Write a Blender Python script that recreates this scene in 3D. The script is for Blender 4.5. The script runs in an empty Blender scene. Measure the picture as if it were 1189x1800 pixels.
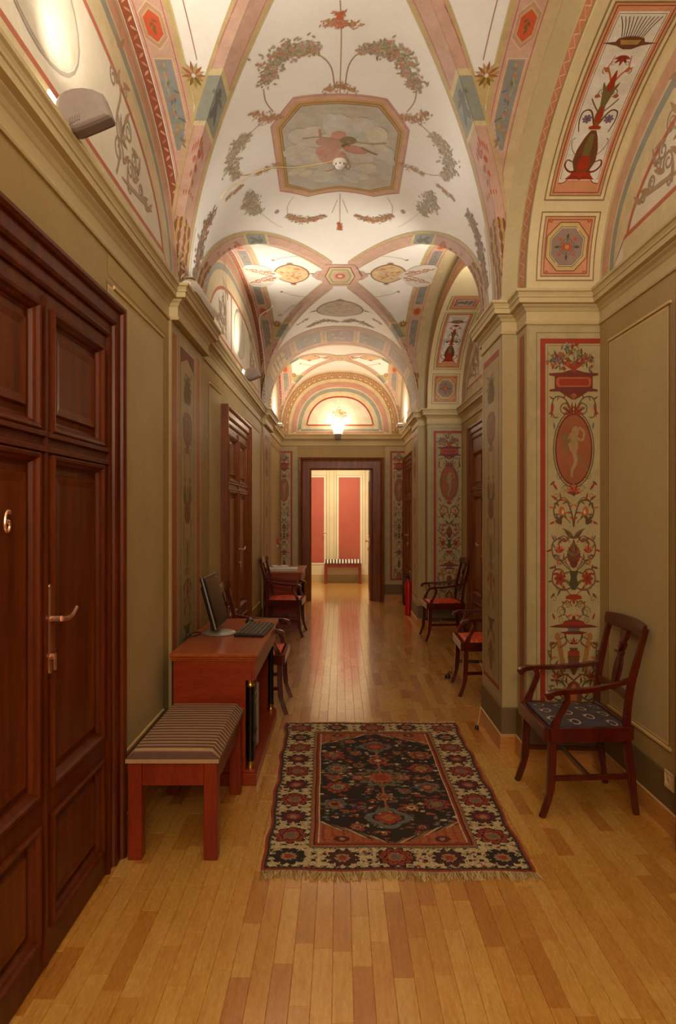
import bpy, bmesh, math, random
from mathutils import Vector
random.seed(7)
SC = bpy.context.scene
COL = SC.collection
PI = math.pi

# ---------------------------------------------------------------- camera, world, light, exposure
EYE = 1.55
cam_d = bpy.data.cameras.new('camera'); cam = bpy.data.objects.new('camera', cam_d); COL.objects.link(cam)
cam.location = (0, 0, EYE); cam.rotation_euler = (PI/2, 0, 0)
cam_d.sensor_fit = 'VERTICAL'; cam_d.sensor_height = 36; cam_d.sensor_width = 36; cam_d.lens = 24.0
cam_d.shift_x = -3.5/1800; cam_d.shift_y = 0.0
cam_d.clip_start = 0.05; cam_d.clip_end = 100
SC.camera = cam
SC.view_settings.view_transform = 'Standard'; SC.view_settings.look = 'None'
SC.view_settings.gamma = 1; SC.view_settings.use_curve_mapping = False
SC.view_settings.exposure = 0.24
SC.cycles.use_denoising = True
SC.cycles.max_bounces = 8; SC.cycles.diffuse_bounces = 5; SC.cycles.glossy_bounces = 3
SC.cycles.sample_clamp_indirect = 4.0
W = bpy.data.worlds.new('world'); SC.world = W; W.use_nodes = True
W.node_tree.nodes['Background'].inputs[0].default_value = (1.0, 0.72, 0.45, 1)
W.node_tree.nodes['Background'].inputs[1].default_value = 0.35

def light(name, kind, loc, aim, power, size=0.2, size_y=None, color=(1, .8, .58), spot=None, shadow_soft=None):
    d = bpy.data.lights.new(name, kind); d.energy = power; d.color = color
    if kind == 'AREA':
        d.size = size
        if size_y: d.shape = 'RECTANGLE'; d.size_y = size_y
    elif kind == 'SPOT':
        d.spot_size = spot or 2.0; d.spot_blend = .6; d.shadow_soft_size = size
    else:
        d.shadow_soft_size = size
    o = bpy.data.objects.new(name, d); COL.objects.link(o); o.location = loc
    v = Vector(aim) - Vector(loc)
    o.rotation_euler = v.to_track_quat('-Z', 'Y').to_euler()
    return o
WARM = (1.0, .80, .58)
# (the cornice floodlights carry their own light, see make_floodlight)
light('rear_vault_fill', 'SPOT', (.25, .25, 2.95), (0, 1.75, 4.15), 165, .22, color=(1, .93, .84), spot=1.9)  # added fill, out of view and without a fixture, to brighten the near vault
light('rear_vault_fill', 'AREA', (-.2, -2.2, 2.9), (0, -1.6, 4.0), 70, .5, color=(1, .88, .74))  # second added fill behind the camera, bounced off the rear vault
light('rear_fill', 'AREA', (.1, -1.4, 2.5), (.1, 2.4, .2), 42, .9, color=(1, .76, .45))  # unseen soft fill added behind the camera for the floor and lower walls
light('right_bay_fill', 'SPOT', (1.40, 5.75, 3.0), (-.1, 7.2, 4.0), 85, .15, color=(1, .90, .78), spot=2.2)  # added fill with no fixture, hidden by the near pier, brightens the second bay
light('far_room_lamp', 'AREA', (0, 13.6, 2.9), (0, 13.9, 0), 62, 1.2, color=(1, .82, .60))

# ---------------------------------------------------------------- helpers
def lin(c):
    c /= 255.0
    return c/12.92 if c <= .04045 else ((c+.055)/1.055)**2.4
def K(r, g, b): return (lin(r), lin(g), lin(b), 1.0)

def mat(name):
    m = bpy.data.materials.new(name); m.use_nodes = True
    return m, m.node_tree, m.node_tree.nodes['Principled BSDF']
def N(nt, t, **kw):
    n = nt.nodes.new(t)
    for k, v in kw.items():
        if k in n.inputs: n.inputs[k].default_value = v
        else: setattr(n, k, v)
    return n
def mix(nt, fac, a, b, blend='MIX'):
    n = nt.nodes.new('ShaderNodeMix'); n.data_type = 'RGBA'; n.blend_type = blend
    for key, v in ((0, fac), (6, a), (7, b)):
        if isinstance(v, bpy.types.NodeSocket): nt.links.new(v, n.inputs[key])
        else: n.inputs[key].default_value = v
    return n.outputs[2]
def ramp(nt, fac, stops):
    n = nt.nodes.new('ShaderNodeValToRGB'); nt.links.new(fac, n.inputs[0])
    e = n.color_ramp.elements
    while len(e) < len(stops): e.new(.5)
    for i, (p, c) in enumerate(stops): e[i].position = p; e[i].color = c
    return n.outputs[0]
def coords(nt, scale=(1, 1, 1), kind='Object'):
    tc = nt.nodes.new('ShaderNodeTexCoord'); mp = nt.nodes.new('ShaderNodeMapping'); mp.inputs['Scale'].default_value = scale
    nt.links.new(tc.outputs[kind], mp.inputs[0]); return mp.outputs[0]
def noise(nt, vec, scale, detail=4, rough=.55):
    n = nt.nodes.new('ShaderNodeTexNoise'); nt.links.new(vec, n.inputs['Vector'])
    n.inputs['Scale'].default_value = scale; n.inputs['Detail'].default_value = detail; n.inputs['Roughness'].default_value = rough
    return n.outputs[0]
def bump(nt, bs, h, strength, dist=.002):
    b = nt.nodes.new('ShaderNodeBump'); b.inputs['Strength'].default_value = strength; b.inputs['Distance'].default_value = dist
    nt.links.new(h, b.inputs['Height']); nt.links.new(b.outputs[0], bs.inputs['Normal'])

def paint_mat(name, rough=.5, worn=.10, bs_=.25, scale=3.0):
    """plaster whose colour is the painted colour stored on the faces, with mottling"""
    m, nt, bs = mat(name)
    at = N(nt, 'ShaderNodeVertexColor', layer_name='Col')
    v = coords(nt)
    n1 = noise(nt, v, scale, 6, .65); n2 = noise(nt, v, scale*14, 3, .6)
    f = ramp(nt, n1, [(.3, (1-worn, 1-worn*1.1, 1-worn*1.4, 1)), (.7, (1, 1, 1, 1))])
    g = ramp(nt, n2, [(.25, (1-worn*.7,)*3+(1,)), (.7, (1, 1, 1, 1))])
    c = mix(nt, 1.0, at.outputs[0], f, 'MULTIPLY'); c = mix(nt, 1.0, c, g, 'MULTIPLY')
    nt.links.new(c, bs.inputs['Base Color']); bs.inputs['Roughness'].default_value = rough
    bump(nt, bs, n2, bs_)
    return m
M_WALL = paint_mat('painted_plaster', .55, .12)
M_VAULT = paint_mat('fresco_plaster', .42, .07, .15)
M_ART = paint_mat('fresco_paint', .5, .22, .1, 9.0)

def wood(name, a, b, rough=.3, sc=(6, 6, .6), coat=.2, grain=1.0, spec=.5):
    m, nt, bs = mat(name)
    v = coords(nt, sc)
    n1 = noise(nt, v, 4*grain, 6, .6); n2 = noise(nt, v, 22*grain, 4, .7)
    c = ramp(nt, n1, [(.3, a), (.72, b)])
    d = ramp(nt, n2, [(.3, (.72, .70, .68, 1)), (.6, (1, 1, 1, 1))])
    c = mix(nt, 1, c, d, 'MULTIPLY')
    nt.links.new(c, bs.inputs['Base Color']); bs.inputs['Roughness'].default_value = rough
    bs.inputs['Coat Weight'].default_value = coat; bs.inputs['Coat Roughness'].default_value = .2
    bs.inputs['Specular IOR Level'].default_value = spec
    bump(nt, bs, n2, .08)
    return m
M_DOOR = wood('mahogany_door', K(76, 25, 6), K(112, 48, 12), .38, (5, 5, .5), .08, spec=.22)
M_DOORG = wood('mahogany_panel', K(82, 31, 8), K(122, 56, 16), .36, (5, 5, .5), .08, spec=.22)
M_FRAME = wood('lit_casing_wood', K(100, 48, 16), K(140, 76, 28), .38, (5, 5, .5), .08, spec=.25)  # lighter copy of the door wood: the farther doors' light is in its colour
M_FRAMEP = wood('lit_panel_wood', K(112, 56, 20), K(150, 84, 34), .38, (5, 5, .5), .08, spec=.25)  # panels of the same copy, likewise lightened for the light on them
M_DESK = wood('cherry_veneer', K(140, 42, 12), K(160, 56, 18), .34, (.9, 2, 4), .12, spec=.35)
M_DTOP = wood('cherry_desktop', K(158, 68, 22), K(184, 92, 34), .30, (4, .8, 4), .2)
M_BENCH = wood('cherry_wood', K(124, 34, 10), K(150, 52, 18), .38, (5, 5, .8), .08, spec=.35)
M_CHAIR = wood('dark_mahogany', K(70, 15, 7), K(98, 27, 11), .25, (5, 5, 1), .3)

def plain(name, c, rough=.5, metal=0, spec=.5, emit=None, es=0, nscale=30, nv=.12):
    m, nt, bs = mat(name)
    n1 = noise(nt, coords(nt), nscale, 3)
    f = ramp(nt, n1, [(.3, (1-nv,)*3+(1,)), (.7, (1, 1, 1, 1))])
    nt.links.new(mix(nt, 1, c, f, 'MULTIPLY'), bs.inputs['Base Color'])
    bs.inputs['Roughness'].default_value = rough; bs.inputs['Metallic'].default_value = metal
    bs.inputs['Specular IOR Level'].default_value = spec
    if emit: bs.inputs['Emission Color'].default_value = emit; bs.inputs['Emission Strength'].default_value = es
    return m
M_SKIRT = wood('parquet_skirting', K(196, 132, 62), K(214, 152, 80), .35, (.6, .6, 3), .1)
M_BRASS = plain('aged_brass', K(205, 160, 120), .25, 1)
M_BRONZE = plain('bronze', K(226, 172, 140), .25, .8)
M_BLACK = plain('black_plastic', K(28, 22, 20), .35)
M_SILVER = plain('silver_plastic', K(170, 165, 155), .35, .3)
M_GREYP = plain('grey_lamp_plastic', K(128, 112, 100), .6)
M_WHITEP = plain('white_plastic', K(225, 218, 205), .4)
M_SCREEN = plain('dark_screen', K(18, 12, 14), .18)
M_EBONY = plain('ebonised_wood', K(22, 14, 12), .25)
M_GOLD = plain('gilt_metal', K(215, 175, 90), .28, 1)
M_RED = plain('red_enamel', K(205, 22, 22), .3)
M_PAPER = plain('paper', K(228, 222, 208), .7)
M_CREAMPL = plain('cream_plastic', K(205, 180, 130), .4)
M_CABLE = plain('cable_rubber', K(40, 32, 28), .5)
M_CONDUIT = plain('cream_conduit', K(215, 195, 140), .5)

def tag(o, label=None, cat=None, group=None, kind=None):
    if label: o['label'] = label
    if cat: o['category'] = cat
    if group: o['group'] = group
    if kind: o['kind'] = kind
    return o
def empty(name, loc=(0, 0, 0), rz=0, label=None, cat=None, group=None, kind=None):
    o = bpy.data.objects.new(name, None); COL.objects.link(o); o.location = loc; o.rotation_euler = (0, 0, rz)
    o.empty_display_size = .05
    return tag(o, label, cat, group, kind)

class MB:
    """collects vertices and faces, with an optional colour per face, and links them as one mesh object"""
    def __init__(s, T=None): s.v = []; s.f = []; s.c = []; s.T = T
    def pt(s, p):
        s.v.append(tuple(s.T(*p)) if s.T else tuple(p)); return len(s.v)-1
    def face(s, idx, c=None): s.f.append(tuple(idx)); s.c.append(c)
    def quad(s, a, b, c_, d, col=None): s.face([s.pt(a), s.pt(b), s.pt(c_), s.pt(d)], col)
    def poly(s, pts, col=None): s.face([s.pt(p) for p in pts], col)
    def box(s, x0, x1, y0, y1, z0, z1, col=None, bev=0):
        if bev:
            b = min(bev, abs(x1-x0)*.45, abs(y1-y0)*.45, abs(z1-z0)*.45)
            # chamfered box: three slabs of vertices
            P = []
            def ring(z, e): return [s.pt((x0+e, y0+e+0, z)), s.pt((x1-e, y0+e, z)), s.pt((x1-e, y1-e, z)), s.pt((x0+e, y1-e, z))]
            r0 = ring(z0, b); r3 = ring(z1, b)
            def ring8(z):
                return [s.pt(q) for q in ((x0+b, y0, z), (x1-b, y0, z), (x1, y0+b, z), (x1, y1-b, z), (x1-b, y1, z), (x0+b, y1, z), (x0, y1-b, z), (x0, y0+b, z))]
            a = ring8(z0+b); d = ring8(z1-b)
            for i in range(8): s.face([a[i], a[(i+1) % 8], d[(i+1) % 8], d[i]], col)
            for r, k, fl in ((r0, a, 1), (r3, d, 0)):
                s.face(r[::-1] if fl else r, col)
                for i in range(4):
                    e0, e1 = k[2*i], k[2*i+1]; q = [r[i], r[(i+1) % 4], e1, e0]; s.face(q if fl else q[::-1], col)
                    t = [r[(i+1) % 4], k[(2*i+2) % 8], e1]; s.face(t if fl else t[::-1], col)
            return s
        i = [s.pt(q) for q in ((x0, y0, z0), (x1, y0, z0), (x1, y1, z0), (x0, y1, z0), (x0, y0, z1), (x1, y0, z1), (x1, y1, z1), (x0, y1, z1))]
        for q in ((0, 3, 2, 1), (4, 5, 6, 7), (0, 1, 5, 4), (1, 2, 6, 5), (2, 3, 7, 6), (3, 0, 4, 7)): s.face([i[k] for k in q], col)
        return s
    def grid(s, fn, nu, nv, col=None, wrap=False):
        ids = [[s.pt(fn(i, j)) for j in range(nv+1)] for i in range(nu+1)]
        for i in range(nu):
            for j in range(nv):
                c = col(i, j) if callable(col) else col
                s.face([ids[i][j], ids[i+1][j], ids[i+1][j+1], ids[i][j+1]], c)
        return s
    def loft(s, rings, cap=True, closed=True, col=None):
        ids = [[s.pt(p) for p in r] for r in rings]
        n = len(ids[0])
        for a, b in zip(ids, ids[1:]):
            for k in range(n if closed else n-1):
                s.face([a[k], a[(k+1) % n], b[(k+1) % n], b[k]], col)
        if cap: s.face(ids[0][::-1], col); s.face(ids[-1], col)
        return s
    def tube(s, pts, r, n=8, col=None, cap=True):
        pts = [Vector(p) for p in pts]; rings = []
        ref = None
        for i, p in enumerate(pts):
            t = (pts[min(i+1, len(pts)-1)]-pts[max(i-1, 0)]).normalized()
            if ref is None: ref = Vector((0, 0, 1)) if abs(t.z) < .9 else Vector((1, 0, 0))
            a = (ref - t*ref.dot(t)).normalized(); b = t.cross(a); ref = a
            rr = r[i] if isinstance(r, (list, tuple)) else r
            rings.append([p+a*rr*math.cos(2*PI*k/n)+b*rr*math.sin(2*PI*k/n) for k in range(n)])
        return s.loft(rings, cap, True, col)
    def bar(s, pts, w, h, side=(1, 0, 0), col=None, ch=.25):
        """rectangular bar with chamfered edges; w is measured along side"""
        pts = [Vector(p) for p in pts]; rings = []; S = Vector(side)
        for i, p in enumerate(pts):
            t = (pts[min(i+1, len(pts)-1)]-pts[max(i-1, 0)]).normalized()
            a = (S - t*S.dot(t)).normalized(); b = t.cross(a)
            ww = (w[i] if isinstance(w, (list, tuple)) else w)/2; hh = (h[i] if isinstance(h, (list, tuple)) else h)/2
            e = min(ww, hh)*ch*1.0
            rings.append([p+a*x+b*y for x, y in ((ww-e, -hh), (ww, -hh+e), (ww, hh-e), (ww-e, hh), (-ww+e, hh), (-ww, hh-e), (-ww, -hh+e), (-ww+e, -hh))])
        return s.loft(rings, True, True, col)
    def lathe(s, prof, c=(0, 0, 0), n=20, axis='z', col=None):
        rings = []
        for r, h in prof:
            ring = []
            for k in range(n):
                a = 2*PI*k/n; x, y = r*math.cos(a), r*math.sin(a)
                p = (x, y, h) if axis == 'z' else ((h, x, y) if axis == 'x' else (x, h, y))
                ring.append((c[0]+p[0], c[1]+p[1], c[2]+p[2]))
            rings.append(ring)
        return s.loft(rings, True, True, col)
    def prism(s, poly, a0, a1, to=lambda p, a: (p[0], a, p[1]), col=None):
        return s.loft([[to(p, a0) for p in poly], [to(p, a1) for p in poly]], True, True, col)
    def build(s, name, m, parent=None, smooth=False, fix=True, bevel=0, colors=None):
        me = bpy.data.meshes.new(name); me.from_pydata(s.v, [], s.f)
        if fix:
            bm = bmesh.new(); bm.from_mesh(me)
            if bevel or smooth: bmesh.ops.remove_doubles(bm, verts=bm.verts, dist=1e-6)
            bmesh.ops.recalc_face_normals(bm, faces=bm.faces); bm.to_mesh(me); bm.free()
        if any(c is not None for c in s.c) and len(me.polygons) == len(s.c):
            at = me.color_attributes.new('Col', 'FLOAT_COLOR', 'CORNER')
            data = []
            for p, c in zip(me.polygons, s.c): data.extend((c or (1, 1, 1, 1))*p.loop_total)
            at.data.foreach_set('color', data)
        if smooth: me.polygons.foreach_set('use_smooth', [True]*len(me.polygons))
        me.materials.append(m); me.update()
        o = bpy.data.objects.new(name, me); COL.objects.link(o)
        if parent: o.parent = parent
        if bevel:
            b = o.modifiers.new('bevel', 'BEVEL'); b.width = bevel; b.segments = 2; b.limit_method = 'ANGLE'; b.angle_limit = .6
        if smooth: me.set_sharp_from_angle(angle=.7)
        return o

def sweep(path, prof, side, col=None, T=None):
    """profile (d, z) swept along a plan path; side=+1: the room is to the right of the direction of travel"""
    mb = MB(T); P = [Vector(p) for p in path]; nn = []
    for a, b in zip(P, P[1:]):
        d = (b-a).normalized(); nn.append(Vector((d.y, -d.x))*side)
    m = []
    for i in range(len(P)):
        if i == 0: m.append(nn[0])
        elif i == len(P)-1: m.append(nn[-1])
        else: m.append((nn[i-1]+nn[i])/(1+nn[i-1].dot(nn[i])))
    ids = [[mb.pt((P[i].x+m[i].x*d, P[i].y+m[i].y*d, z)) for d, z in prof] for i in range(len(P))]
    for i in range(len(P)-1):
        for j in range(len(prof)-1):
            mb.face([ids[i][j], ids[i+1][j], ids[i+1][j+1], ids[i][j+1]], col)
    mb.face(ids[0], col); mb.face(ids[-1][::-1], col)
    return mb

def crom(pts, n=6):
    """smooth curve through the points"""
    out = []; L = len(pts)
    for i in range(L-1):
        p0, p1, p2, p3 = pts[max(i-1, 0)], pts[i], pts[i+1], pts[min(i+2, L-1)]
        for k in range(n):
            t = k/n
            out.append(tuple(.5*((2*b)+(-a+c)*t+(2*a-5*b+4*c-d)*t*t+(-a+3*b-3*c+d)*t**3) for a, b, c, d in zip(p0, p1, p2, p3)))
    out.append(tuple(pts[-1])); return out

# ---------------------------------------------------------------- painter: flat colour shapes laid on a surface
class Paint:
    def __init__(s, surf, lift=.0012, flip=1):
        s.surf = surf; s.lift = lift; s.flip = flip; s.mb = MB(); s.n = 0
        s.fr = None          # local frame: (u0, v0, scale, angle, mirror)
    STEP = None
    def at(s, u0, v0, sc=1, ang=0, mir=1): s.fr = (u0, v0, sc, ang, mir); return s
    def uv(s, p):
        if not s.fr: return p
        u0, v0, sc, a, m = s.fr; kx, ky = sc if isinstance(sc, tuple) else (sc, sc); x, y = p[0]*kx*m, p[1]*ky
        return (u0+x*math.cos(a)-y*math.sin(a), v0+x*math.sin(a)+y*math.cos(a))
    def P(s, p, L):
        u, v = s.uv(p); e = 1e-3
        a = Vector(s.surf(u, v)); b = Vector(s.surf(u+e, v)); c = Vector(s.surf(u, v+e))
        n = (b-a).cross(c-a)
        if n.length > 0: n.normalize()
        return a+n*s.flip*(s.lift+L*.0004)
    def add(s, pts, col, L=0):
        st = s.STEP; s.n += 1; L = L+(s.n % 240)*.0038
        if st:
            ext = max(math.dist(a, b) for a in pts for b in pts[:2])
            if ext > st*1.2:
                if len(pts) == 4:
                    a, b, c, d = pts
                    nu = max(1, math.ceil(max(math.dist(a, b), math.dist(d, c))/st)); nv = max(1, math.ceil(max(math.dist(b, c), math.dist(a, d))/st))
                    q = lambda i, j: tuple((a[k]*(1-i/nu)+b[k]*i/nu)*(1-j/nv)+(d[k]*(1-i/nu)+c[k]*i/nu)*j/nv for k in (0, 1))
                    s.mb.grid(lambda i, j: s.P(q(i, j), L), nu, nv, col); return
                out = []
                for a, b in zip(pts, pts[1:]+pts[:1]):
                    n = max(1, math.ceil(math.dist(a, b)/st)); out += [(a[0]+(b[0]-a[0])*k/n, a[1]+(b[1]-a[1])*k/n) for k in range(n)]
                cx = sum(p[0] for p in out)/len(out); cy = sum(p[1] for p in out)/len(out)
                R = max(1, math.ceil(ext/2/st)); m = len(out)
                rg = [[s.mb.pt(s.P((cx+(p[0]-cx)*r/R, cy+(p[1]-cy)*r/R), L)) for p in out] for r in range(1, R+1)]
                c0 = s.mb.pt(s.P((cx, cy), L))
                for k in range(m): s.mb.face([c0, rg[0][k], rg[0][(k+1) % m]], col)
                for r in range(R-1):
                    for k in range(m): s.mb.face([rg[r][k], rg[r+1][k], rg[r+1][(k+1) % m], rg[r][(k+1) % m]], col)
                return
        s.mb.poly([s.P(p, L) for p in pts], col)
    def rect(s, u0, v0, u1, v1, col, L=0, nu=1, nv=1):
        for i in range(nu):
            for j in range(nv):
                a, b = u0+(u1-u0)*i/nu, u0+(u1-u0)*(i+1)/nu; c, d = v0+(v1-v0)*j/nv, v0+(v1-v0)*(j+1)/nv
                s.add([(a, c), (b, c), (b, d), (a, d)], col, L)
    def frame(s, u0, v0, u1, v1, w, col, L=0, n=1, nv=None):
        nv = nv or n
        s.rect(u0, v0, u1, v0+w, col, L, n, 1); s.rect(u0, v1-w, u1, v1, col, L, n, 1)
        s.rect(u0, v0+w, u0+w, v1-w, col, L, 1, nv); s.rect(u1-w, v0+w, u1, v1-w, col, L, 1, nv)
    def stroke(s, pts, w, col, L=1, n=5, smooth=True, w2=None):
        q = crom(pts, n) if smooth and len(pts) > 2 else pts
        m = len(q); prev = None
        for i, p in enumerate(q):
            a = q[max(i-1, 0)]; b = q[min(i+1, m-1)]
            dx, dy = b[0]-a[0], b[1]-a[1]; l = math.hypot(dx, dy) or 1
            t = i/(m-1)
            ww = w*(1-t)+(w if w2 is None else w2)*t
            if isinstance(w2, str): ww = w*(.25+.75*math.sin(PI*t))
            nx, ny = -dy/l*ww/2, dx/l*ww/2
            e = ((p[0]+nx, p[1]+ny), (p[0]-nx, p[1]-ny))
            if prev: s.add([prev[0], prev[1], e[1], e[0]], col, L)
            prev = e
    def ell(s, cx, cy, rx, ry, col, L=1, n=14, a=0):
        s.add([(cx+rx*math.cos(t)*math.cos(a)-ry*math.sin(t)*math.sin(a), cy+rx*math.cos(t)*math.sin(a)+ry*math.sin(t)*math.cos(a)) for t in [2*PI*k/n for k in range(n)]], col, L)
    def ring(s, cx, cy, rx, ry, w, col, L=1, n=20):
        for k in range(n):
            a, b = 2*PI*k/n, 2*PI*(k+1)/n
            s.add([(cx+rx*math.cos(a), cy+ry*math.sin(a)), (cx+rx*math.cos(b), cy+ry*math.sin(b)),
                   (cx+(rx-w)*math.cos(b), cy+(ry-w)*math.sin(b)), (cx+(rx-w)*math.cos(a), cy+(ry-w)*math.sin(a))], col, L)
    def leaf(s, x, y, ang, ln, wd, col, L=1, bend=0):
        ca, sa = math.cos(ang), math.sin(ang); top = []; bot = []
        for k in range(6):
            t = k/5; hw = wd/2*math.sin(PI*min(1, t*.9+.1))*(1-t*.35)
            off = bend*ln*t*t
            for lst, q in ((top, off+hw), (bot, off-hw)):
                lst.append((x+ca*t*ln-sa*q, y+sa*t*ln+ca*q))
        s.add(top+bot[::-1], col, L)
    def spiral(s, x, y, r, ang, turns, d, w, col, L=1, start=0):
        """a scroll that starts at (x,y) heading ang and curls with sense d"""
        cx, cy = x-math.sin(ang)*r*d, y+math.cos(ang)*r*d
        a0 = math.atan2(y-cy, x-cx); n = int(14*turns); pts = []
        for k in range(n+1):
            t = k/n; rr = r*(1-.78*t); a = a0+d*2*PI*turns*t
            pts.append((cx+rr*math.cos(a), cy+rr*math.sin(a)))
        s.stroke(pts, w, col, L, smooth=False, w2=w*.6)
        return pts[-1], (cx, cy)
    def vine(s, pts, w, col, cols, L=1, step=.028, ln=.034, w2=None):
        s.stroke(pts, w, col, L, w2=w2); q = crom(pts, 8); acc = 0; k = 0
        for a, b in zip(q, q[1:]):
            acc += math.dist(a, b)
            if acc > step:
                acc = 0; k += 1; t = math.atan2(b[1]-a[1], b[0]-a[0]); s.leaf(b[0], b[1], t+(1.0 if k % 2 else -1.0), ln*(.8+.4*((k*7) % 3)/2), ln*.38, cols[k % len(cols)], L+1, .3 if k % 2 else -.3)
    def fan(s, x, y, ang, n, spread, ln, wd, cols, L=1, bend=.15):
        for k in range(n):
            t = (k/(n-1)-.5)*2 if n > 1 else 0
            s.leaf(x, y, ang+t*spread, ln*(1-.25*abs(t)), wd, cols[k % len(cols)], L, bend*t)
    def flower(s, x, y, r, col, ctr, L=1, n=6):
        for k in range(n):
            a = 2*PI*k/n; s.ell(x+.55*r*math.cos(a), y+.55*r*math.sin(a), r*.5, r*.32, col, L, 7, a)
        s.ell(x, y, r*.32, r*.32, ctr, L+1, 8)
    def shape(s, prof, col, L=1):
        """symmetrical shape from half widths: prof = [(half width, y)...] bottom to top"""
        for (a, y0), (b, y1) in zip(prof, prof[1:]):
            s.add([(-a, y0), (a, y0), (b, y1), (-b, y1)], col, L)
    def garland(s, pts, w, cols, L=1, dens=1.0, sz=.018):
        q = crom(pts, 12); R = random.Random(int(abs(q[0][0]*1000)+abs(q[-1][1]*777))+3)
        tot = sum(math.dist(a, b) for a, b in zip(q, q[1:])); n = int(tot/sz*9*dens)
        for k in range(n):
            t = R.random(); i = min(int(t*(len(q)-1)), len(q)-2); p = q[i]
            ww = w*(.25+.75*math.sin(PI*(.1+.8*t)))
            x = p[0]+R.gauss(0, 1)*ww*.38; y = p[1]+R.gauss(0, 1)*ww*.38
            if R.random() < .75: s.leaf(x, y, R.random()*2*PI, sz*(.9+R.random()), sz*.62, R.choice(cols[0]), L+R.randrange(3))
            else: s.flower(x, y, sz*(.4+.35*R.random()), R.choice(cols[1]), cols[0][0], L+3, 5)
    def build(s, name, parent, m=None):
        return s.mb.build(name, m or M_ART, parent, fix=False)
# ================================================================ layout of the building
XL, XR, XRF = -1.03, 1.60, 1.13         # left wall, back wall of the right-hand bays, right wall of the last bay
YE = 11.90                              # end wall
YB = -3.2
SPR, RISE, A, PW = 2.90, 1.12, 1.05, 2.35   # vault: springing height, rise, half width, curve exponent
BAYS = [(2.38, 2.05), (7.13, 2.08), (10.935, .965)]   # centre, half length
C_CREAM = K(190, 174, 130); C_OCHRE = K(172, 146, 92); C_PANEL = K(194, 174, 126); C_PIER = K(182, 162, 114)
C_CORN = K(204, 184, 136); C_PLINTH = K(118, 94, 60); C_FRIEZE = K(182, 154, 92)

def fz(t):
    t = min(abs(t), 1.0); return (1-t**PW)**(1/PW)
def par(n):
    """curve parameters t from 0 (crown) to 1 (springing)"""
    return [math.sin(k/n*PI/2)**(2/PW) if k else 0.0 for k in range(n+1)]
class Arc:
    """arc length w from the crown <-> t"""
    def __init__(s, a, h, n=600):
        s.a, s.h = a, h; s.t = par(n); s.w = [0.0]
        for i in range(n):
            s.w.append(s.w[-1]+math.hypot((s.t[i+1]-s.t[i])*a, (fz(s.t[i+1])-fz(s.t[i]))*h))
        s.L = s.w[-1]
    def T(s, w):
        import bisect
        g = 1 if w >= 0 else -1; w = min(abs(w), s.L); i = min(max(bisect.bisect(s.w, w)-1, 0), len(s.w)-2)
        k = (w-s.w[i])/((s.w[i+1]-s.w[i]) or 1); return g*(s.t[i]+(s.t[i+1]-s.t[i])*k)
    def Wt(s, t):
        import bisect
        g = 1 if t >= 0 else -1; t = min(abs(t), 1.0); i = min(max(bisect.bisect(s.t, t)-1, 0), len(s.t)-2)
        k = (t-s.t[i])/((s.t[i+1]-s.t[i]) or 1); return g*(s.w[i]+(s.w[i+1]-s.w[i])*k)
ARCB = Arc(A, RISE)
ARCC = [Arc(b, RISE) for _, b in BAYS]
INS = .23; HIN = .97
ARCI = [Arc(b-INS, HIN) for _, b in BAYS]
def S_barrel(w, y):
    t = ARCB.T(w); return (A*t, y, SPR+RISE*fz(t))
def S_cross(k):
    yc, b = BAYS[k]; arc = ARCC[k]
    def f(x, w):
        t = arc.T(w); return (x, yc+b*t, SPR+RISE*fz(t))
    return f
def S_inner(k):
    yc, b = BAYS[k]; arc = ARCI[k]
    def f(x, w):
        t = arc.T(w); return (x, yc+(b-INS)*t, SPR+HIN*fz(t))
    return f

# ---------------------------------------------------------------- floor
floor = tag(MB().box(-1.06, 3.2, YB, 12.02, -.06, -.0035, None).build('floor', M_SKIRT), 'honey coloured strip parquet floor running down the corridor', 'floor', kind='structure')
def plank_mat():
    m, nt, bs = mat('oak_parquet')
    at = N(nt, 'ShaderNodeVertexColor', layer_name='Col')
    v = coords(nt, (14, 1.1, 1)); n1 = noise(nt, v, 5, 6, .65); n2 = noise(nt, v, 26, 4, .7)
    n0 = noise(nt, coords(nt, (1, .6, 1)), 1.2, 3)
    d = ramp(nt, n1, [(.32, (.80, .70, .60, 1)), (.56, (1, 1, 1, 1))])
    e = ramp(nt, n2, [(.3, (.92, .89, .85, 1)), (.6, (1, 1, 1, 1))])
    g = ramp(nt, n0, [(.3, (.93, .90, .86, 1)), (.7, (1.0, 1.0, 1.0, 1))])
    c = mix(nt, 1, at.outputs[0], d, 'MULTIPLY'); c = mix(nt, 1, c, e, 'MULTIPLY'); c = mix(nt, 1, c, g, 'MULTIPLY')
    nt.links.new(c, bs.inputs['Base Color'])
    r = nt.nodes.new('ShaderNodeMapRange'); nt.links.new(n2, r.inputs[0]); r.inputs[3].default_value = .20; r.inputs[4].default_value = .34
    nt.links.new(r.outputs[0], bs.inputs['Roughness'])
    bs.inputs['Coat Weight'].default_value = 1.0; bs.inputs['Coat Roughness'].default_value = .13
    bump(nt, bs, n2, .05); return m
M_PLANK = plank_mat()
PK = [K(218, 162, 74), K(222, 168, 80), K(214, 156, 70), K(226, 176, 90), K(202, 142, 58), K(212, 156, 68), K(222, 172, 84), K(196, 132, 52)]
def plank_geo(mb, x0, x1, y0, y1, col):
    e = .0012; z = -.0002; zb = -.0034
    b = [mb.pt(q) for q in ((x0, y0, zb), (x1, y0, zb), (x1, y1, zb), (x0, y1, zb))]
    t = [mb.pt(q) for q in ((x0+e, y0+e, z), (x1-e, y0+e, z), (x1-e, y1-e, z), (x0+e, y1-e, z))]
    mb.face(t, col)
    for i in range(4): mb.face([b[i], b[(i+1) % 4], t[(i+1) % 4], t[i]], col)
R = random.Random(11)
planks = []
x = -1.045; PWD = .068
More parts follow.
